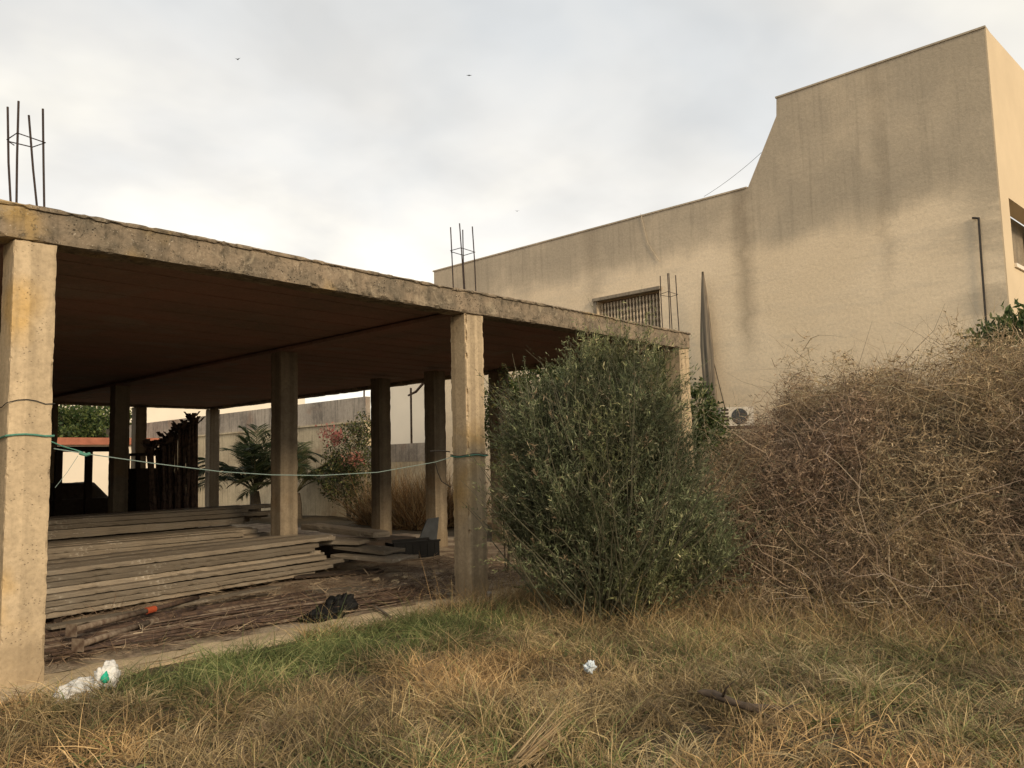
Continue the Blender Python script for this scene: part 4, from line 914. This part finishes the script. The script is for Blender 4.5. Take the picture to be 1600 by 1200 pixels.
# dry litter over the dirt floor
n = 6000; x = rs.uniform(2.3, 9.5, n); y = 7.35+np.abs(rs.normal(size=n))*1.3; V, Fq, cc = ribbons(np.stack([x, y, .05+rs.uniform(0, .05, n)], -1), unit(rs.normal(size=(n, 3))*np.array([1, .6, .18])), rs.normal(size=(n, 3))*.3, rs.uniform(.04, .22, n), rs.uniform(.003, .009, n), [.5, 1, .8, .2],
   pick([(.24, .165, .11), (.16, .11, .075), (.38, .29, .19), (.09, .065, .045)], n, .25))
tag(mesh('dry_litter', V, Fq, M['dry'], None, cc), 'brown twigs and dead leaves littering the dirt floor', 'litter', kind='stuff')

for k in range(26):
    x = rs.uniform(2.6, 9.6); y = 7.6+abs(rs.normal())*1.1; r_ = rs.uniform(.025, .08)
    bag('stone', 'small pale broken stone lying on the brown dirt floor', (x, y, .03+r_*.3), (r_, r_*rs.uniform(.6, 1), r_*.55), M['plinth'], .5, k*3.1, None, 12)['group'] = 'stones on the dirt floor'

# ------------------------------------------------------------------ rope and strings between the front columns
xl = X2-BAY
rp = thing('rope', 'faded green rope tied across between the left and middle columns', 'rope', (xl, Y0, 1.9))
def loop(x1, y0, z, r, m, nm, par, wob=.012):
    g = .012; c = [(x1-CW-g, y0-g), (x1+g, y0-g), (x1+g, y0+CD+g), (x1-CW-g, y0+CD+g), (x1-CW-g, y0-g)]
    pts = []
    for i in range(4):
        for t_ in np.linspace(0, 1, 6)[:-1]: pts.append((c[i][0]*(1-t_)+c[i+1][0]*t_, c[i][1]*(1-t_)+c[i+1][1]*t_, z+wob*math.sin(3*i+t_*4)))
    pts.append(pts[0]); MB().tube(pts, r, 6).build(nm, m, par)
z1 = onY(40, 681, Y0)[2]; loop(xl, Y0, z1, .008, M['teal_rope'], 'knot_loop', rp)
A_ = onY(84, 701, Y0+.02); B_ = onY(425, 742, Y0+.25); B_[1] = Y0+.25
pts = [onY(84, 701, Y0), onY(135, 709, Y0-.0), onY(240, 724, Y0+.05), onY(345, 737, Y0+.08), onY(425, 742, Y0+.1), onY(500, 743, Y0+.12), onY(590, 738, Y0+.15), onY(680, 722, Y0+.15), onY(703, 715, Y0+.15)]
MB().tube(pts, .0042, 6).build('strand', M['pale_rope'], rp)
MB().tube([onY(80, 690, Y0), onY(100, 698, Y0+.01), onY(118, 703, Y0+.01), onY(138, 710, Y0)], .005, 5).build('strand', M['teal_rope'], rp)
MB().tube([onY(124, 708, Y0), onY(134, 711, Y0-.01), onY(140, 709, Y0)], .014, 7).build('knot', M['teal_rope'], rp)
MB().tube([onY(122, 712, Y0), onY(105, 738, Y0), onY(86, 762, Y0)], .0022, 4).build('tail', M['pale_rope'], rp)
z2 = onY(748, 712, Y0)[2]; loop(X2, Y0, z2, .008, M['teal_rope'], 'knot_loop', rp)
wr = thing('wire', 'thin dark wire wound round the left and middle columns', 'wire', (xl, Y0, 2))
z3 = onY(40, 630, Y0)[2]; loop(xl, Y0, z3, .0035, M['dark_wire'], 'wire_loop', wr, .03); loop(X2, Y0, z2+.015, .004, M['dark_wire'], 'wire_loop', wr, .015)
MB().tube([onY(672, 705, Y0+.29), onY(690, 704, Y0+.29), onY(703, 706, Y0+.25)], .008, 5).build('wire_end', M['dark_wire'], wr)
MB().tube([onY(680, 723, Y0+.29), onY(684, 738, Y0+.29), onY(690, 752, Y0+.28), onY(704, 761, Y0+.26)], .006, 5).build('wire_end', M['dark_wire'], wr)

# ------------------------------------------------------------------ dark things at the back of the left bay
bw = thing('block_wall', 'low dark block wall at the back of the shaded floor', 'wall', (3, 20.5, 0))
MB().box((-3, 20.5, 0), (8.3, 20.7, 1.02)).build('wall_base', M['darkwood'], bw)
hx = onY(118, 745, 21.6); V = []; n = 24
for i in range(n):
    for j in range(n):
        x = (i/(n-1)-.5)*3.2; y = (j/(n-1)-.5)*2.0; rr = max(0, 1-math.hypot(x/1.5, y/1.0)); V.append((hx[0]+x, 21.8+y, 0+1.36*min(1, rr*1.5)**.8+.05*float(vn(x*3+5, y*3+5))))
o = mesh('sand_heap', V, [(i*n+j, (i+1)*n+j, (i+1)*n+j+1, i*n+j+1) for i in range(n-1) for j in range(n-1)], M['dirtheap'], smooth=True); tag(o, 'dark heap of sand behind the low block wall', 'heap')
tr = thing('timber_trestle', 'dark timber trestle silhouetted against the white shed', 'trestle', (onY(140, 700, 20.2)[0], 20.2, 0))
p0 = onY(88, 702, 20.2); p1 = onY(172, 701, 20.2); MB().box((p0[0], 20.15, p0[2]-.06), (p1[0]+.3, 20.25, p0[2]+.06)).build('rail', M['darkwood'], tr)
for u in (92, 139): 
    p = onY(u, 702, 20.2); MB().box((p[0]-.07, 20.14, 0), (p[0]+.07, 20.26, p0[2]-.061)).build('post', M['darkwood'], tr)
p0 = onY(205, 700, 19.2); p1 = onY(262, 709, 19.2)
tb = thing('work_table', 'dark cluttered work table beside the bundle of steel props', 'table', (p0[0], 19.2, 0))
zt = onY(235, 708, 19.2)[2]; MB().box((p0[0], 18.9, zt-.06), (p1[0], 19.6, zt)).build('table_top', M['darkwood'], tb)
for x in (p0[0]+.06, p1[0]-.06):
    for y in (18.96, 19.54): MB().box((x-.04, y-.04, 0), (x+.04, y+.04, zt-.061)).build('leg', M['darkwood'], tb)
MB().box((p0[0]+.02, 19.0, .5), (p1[0]-.02, 19.5, zt-.35)).build('under_shelf', M['darkwood'], tb)

# ------------------------------------------------------------------ birds
for (u, v, D, lb, fl) in ((371, 93, 60, 'tiny dark bird high at the upper left of the sky', .12), (733, 118, 60, 'tiny dark bird with flat wings high above the roof middle', .02), (808, 330, 70, 'tiny dark bird low over the roof between the rebar clusters', .08)):
    p = ray(u, v); p = p/np.linalg.norm(p)*D+np.array([0, 0, HC]); V = []; s = .22
    r_ = AR; u_ = AU; f_ = AF
    def q(a, b, c): return p+r_*a*s+f_*b*s+u_*c*s
    V = [q(-.12, -.5, 0), q(.12, -.5, 0), q(0, -.5, .1), q(-.1, .3, 0), q(.1, .3, 0), q(0, .3, .09), q(0, .62, .02), q(0, -.8, .02), q(-1.0, -.05, fl*4), q(1.0, -.05, fl*4), q(-.5, .2, fl*2.6), q(.5, .2, fl*2.6), q(-.5, -.22, fl*2.2), q(.5, -.22, fl*2.2), q(0, -.1, -.09)]
    Fq = [(0, 2, 5, 3), (2, 1, 4, 5), (3, 5, 6), (5, 4, 6), (3, 6, 14), (4, 14, 6), (0, 3, 14), (1, 14, 4), (0, 7, 2), (2, 7, 1), (0, 14, 7), (1, 7, 14), (3, 10, 12, 0), (10, 8, 12), (4, 1, 13, 11), (11, 13, 9)]
    tag(mesh('bird', V, Fq, M['black']), lb, 'bird')
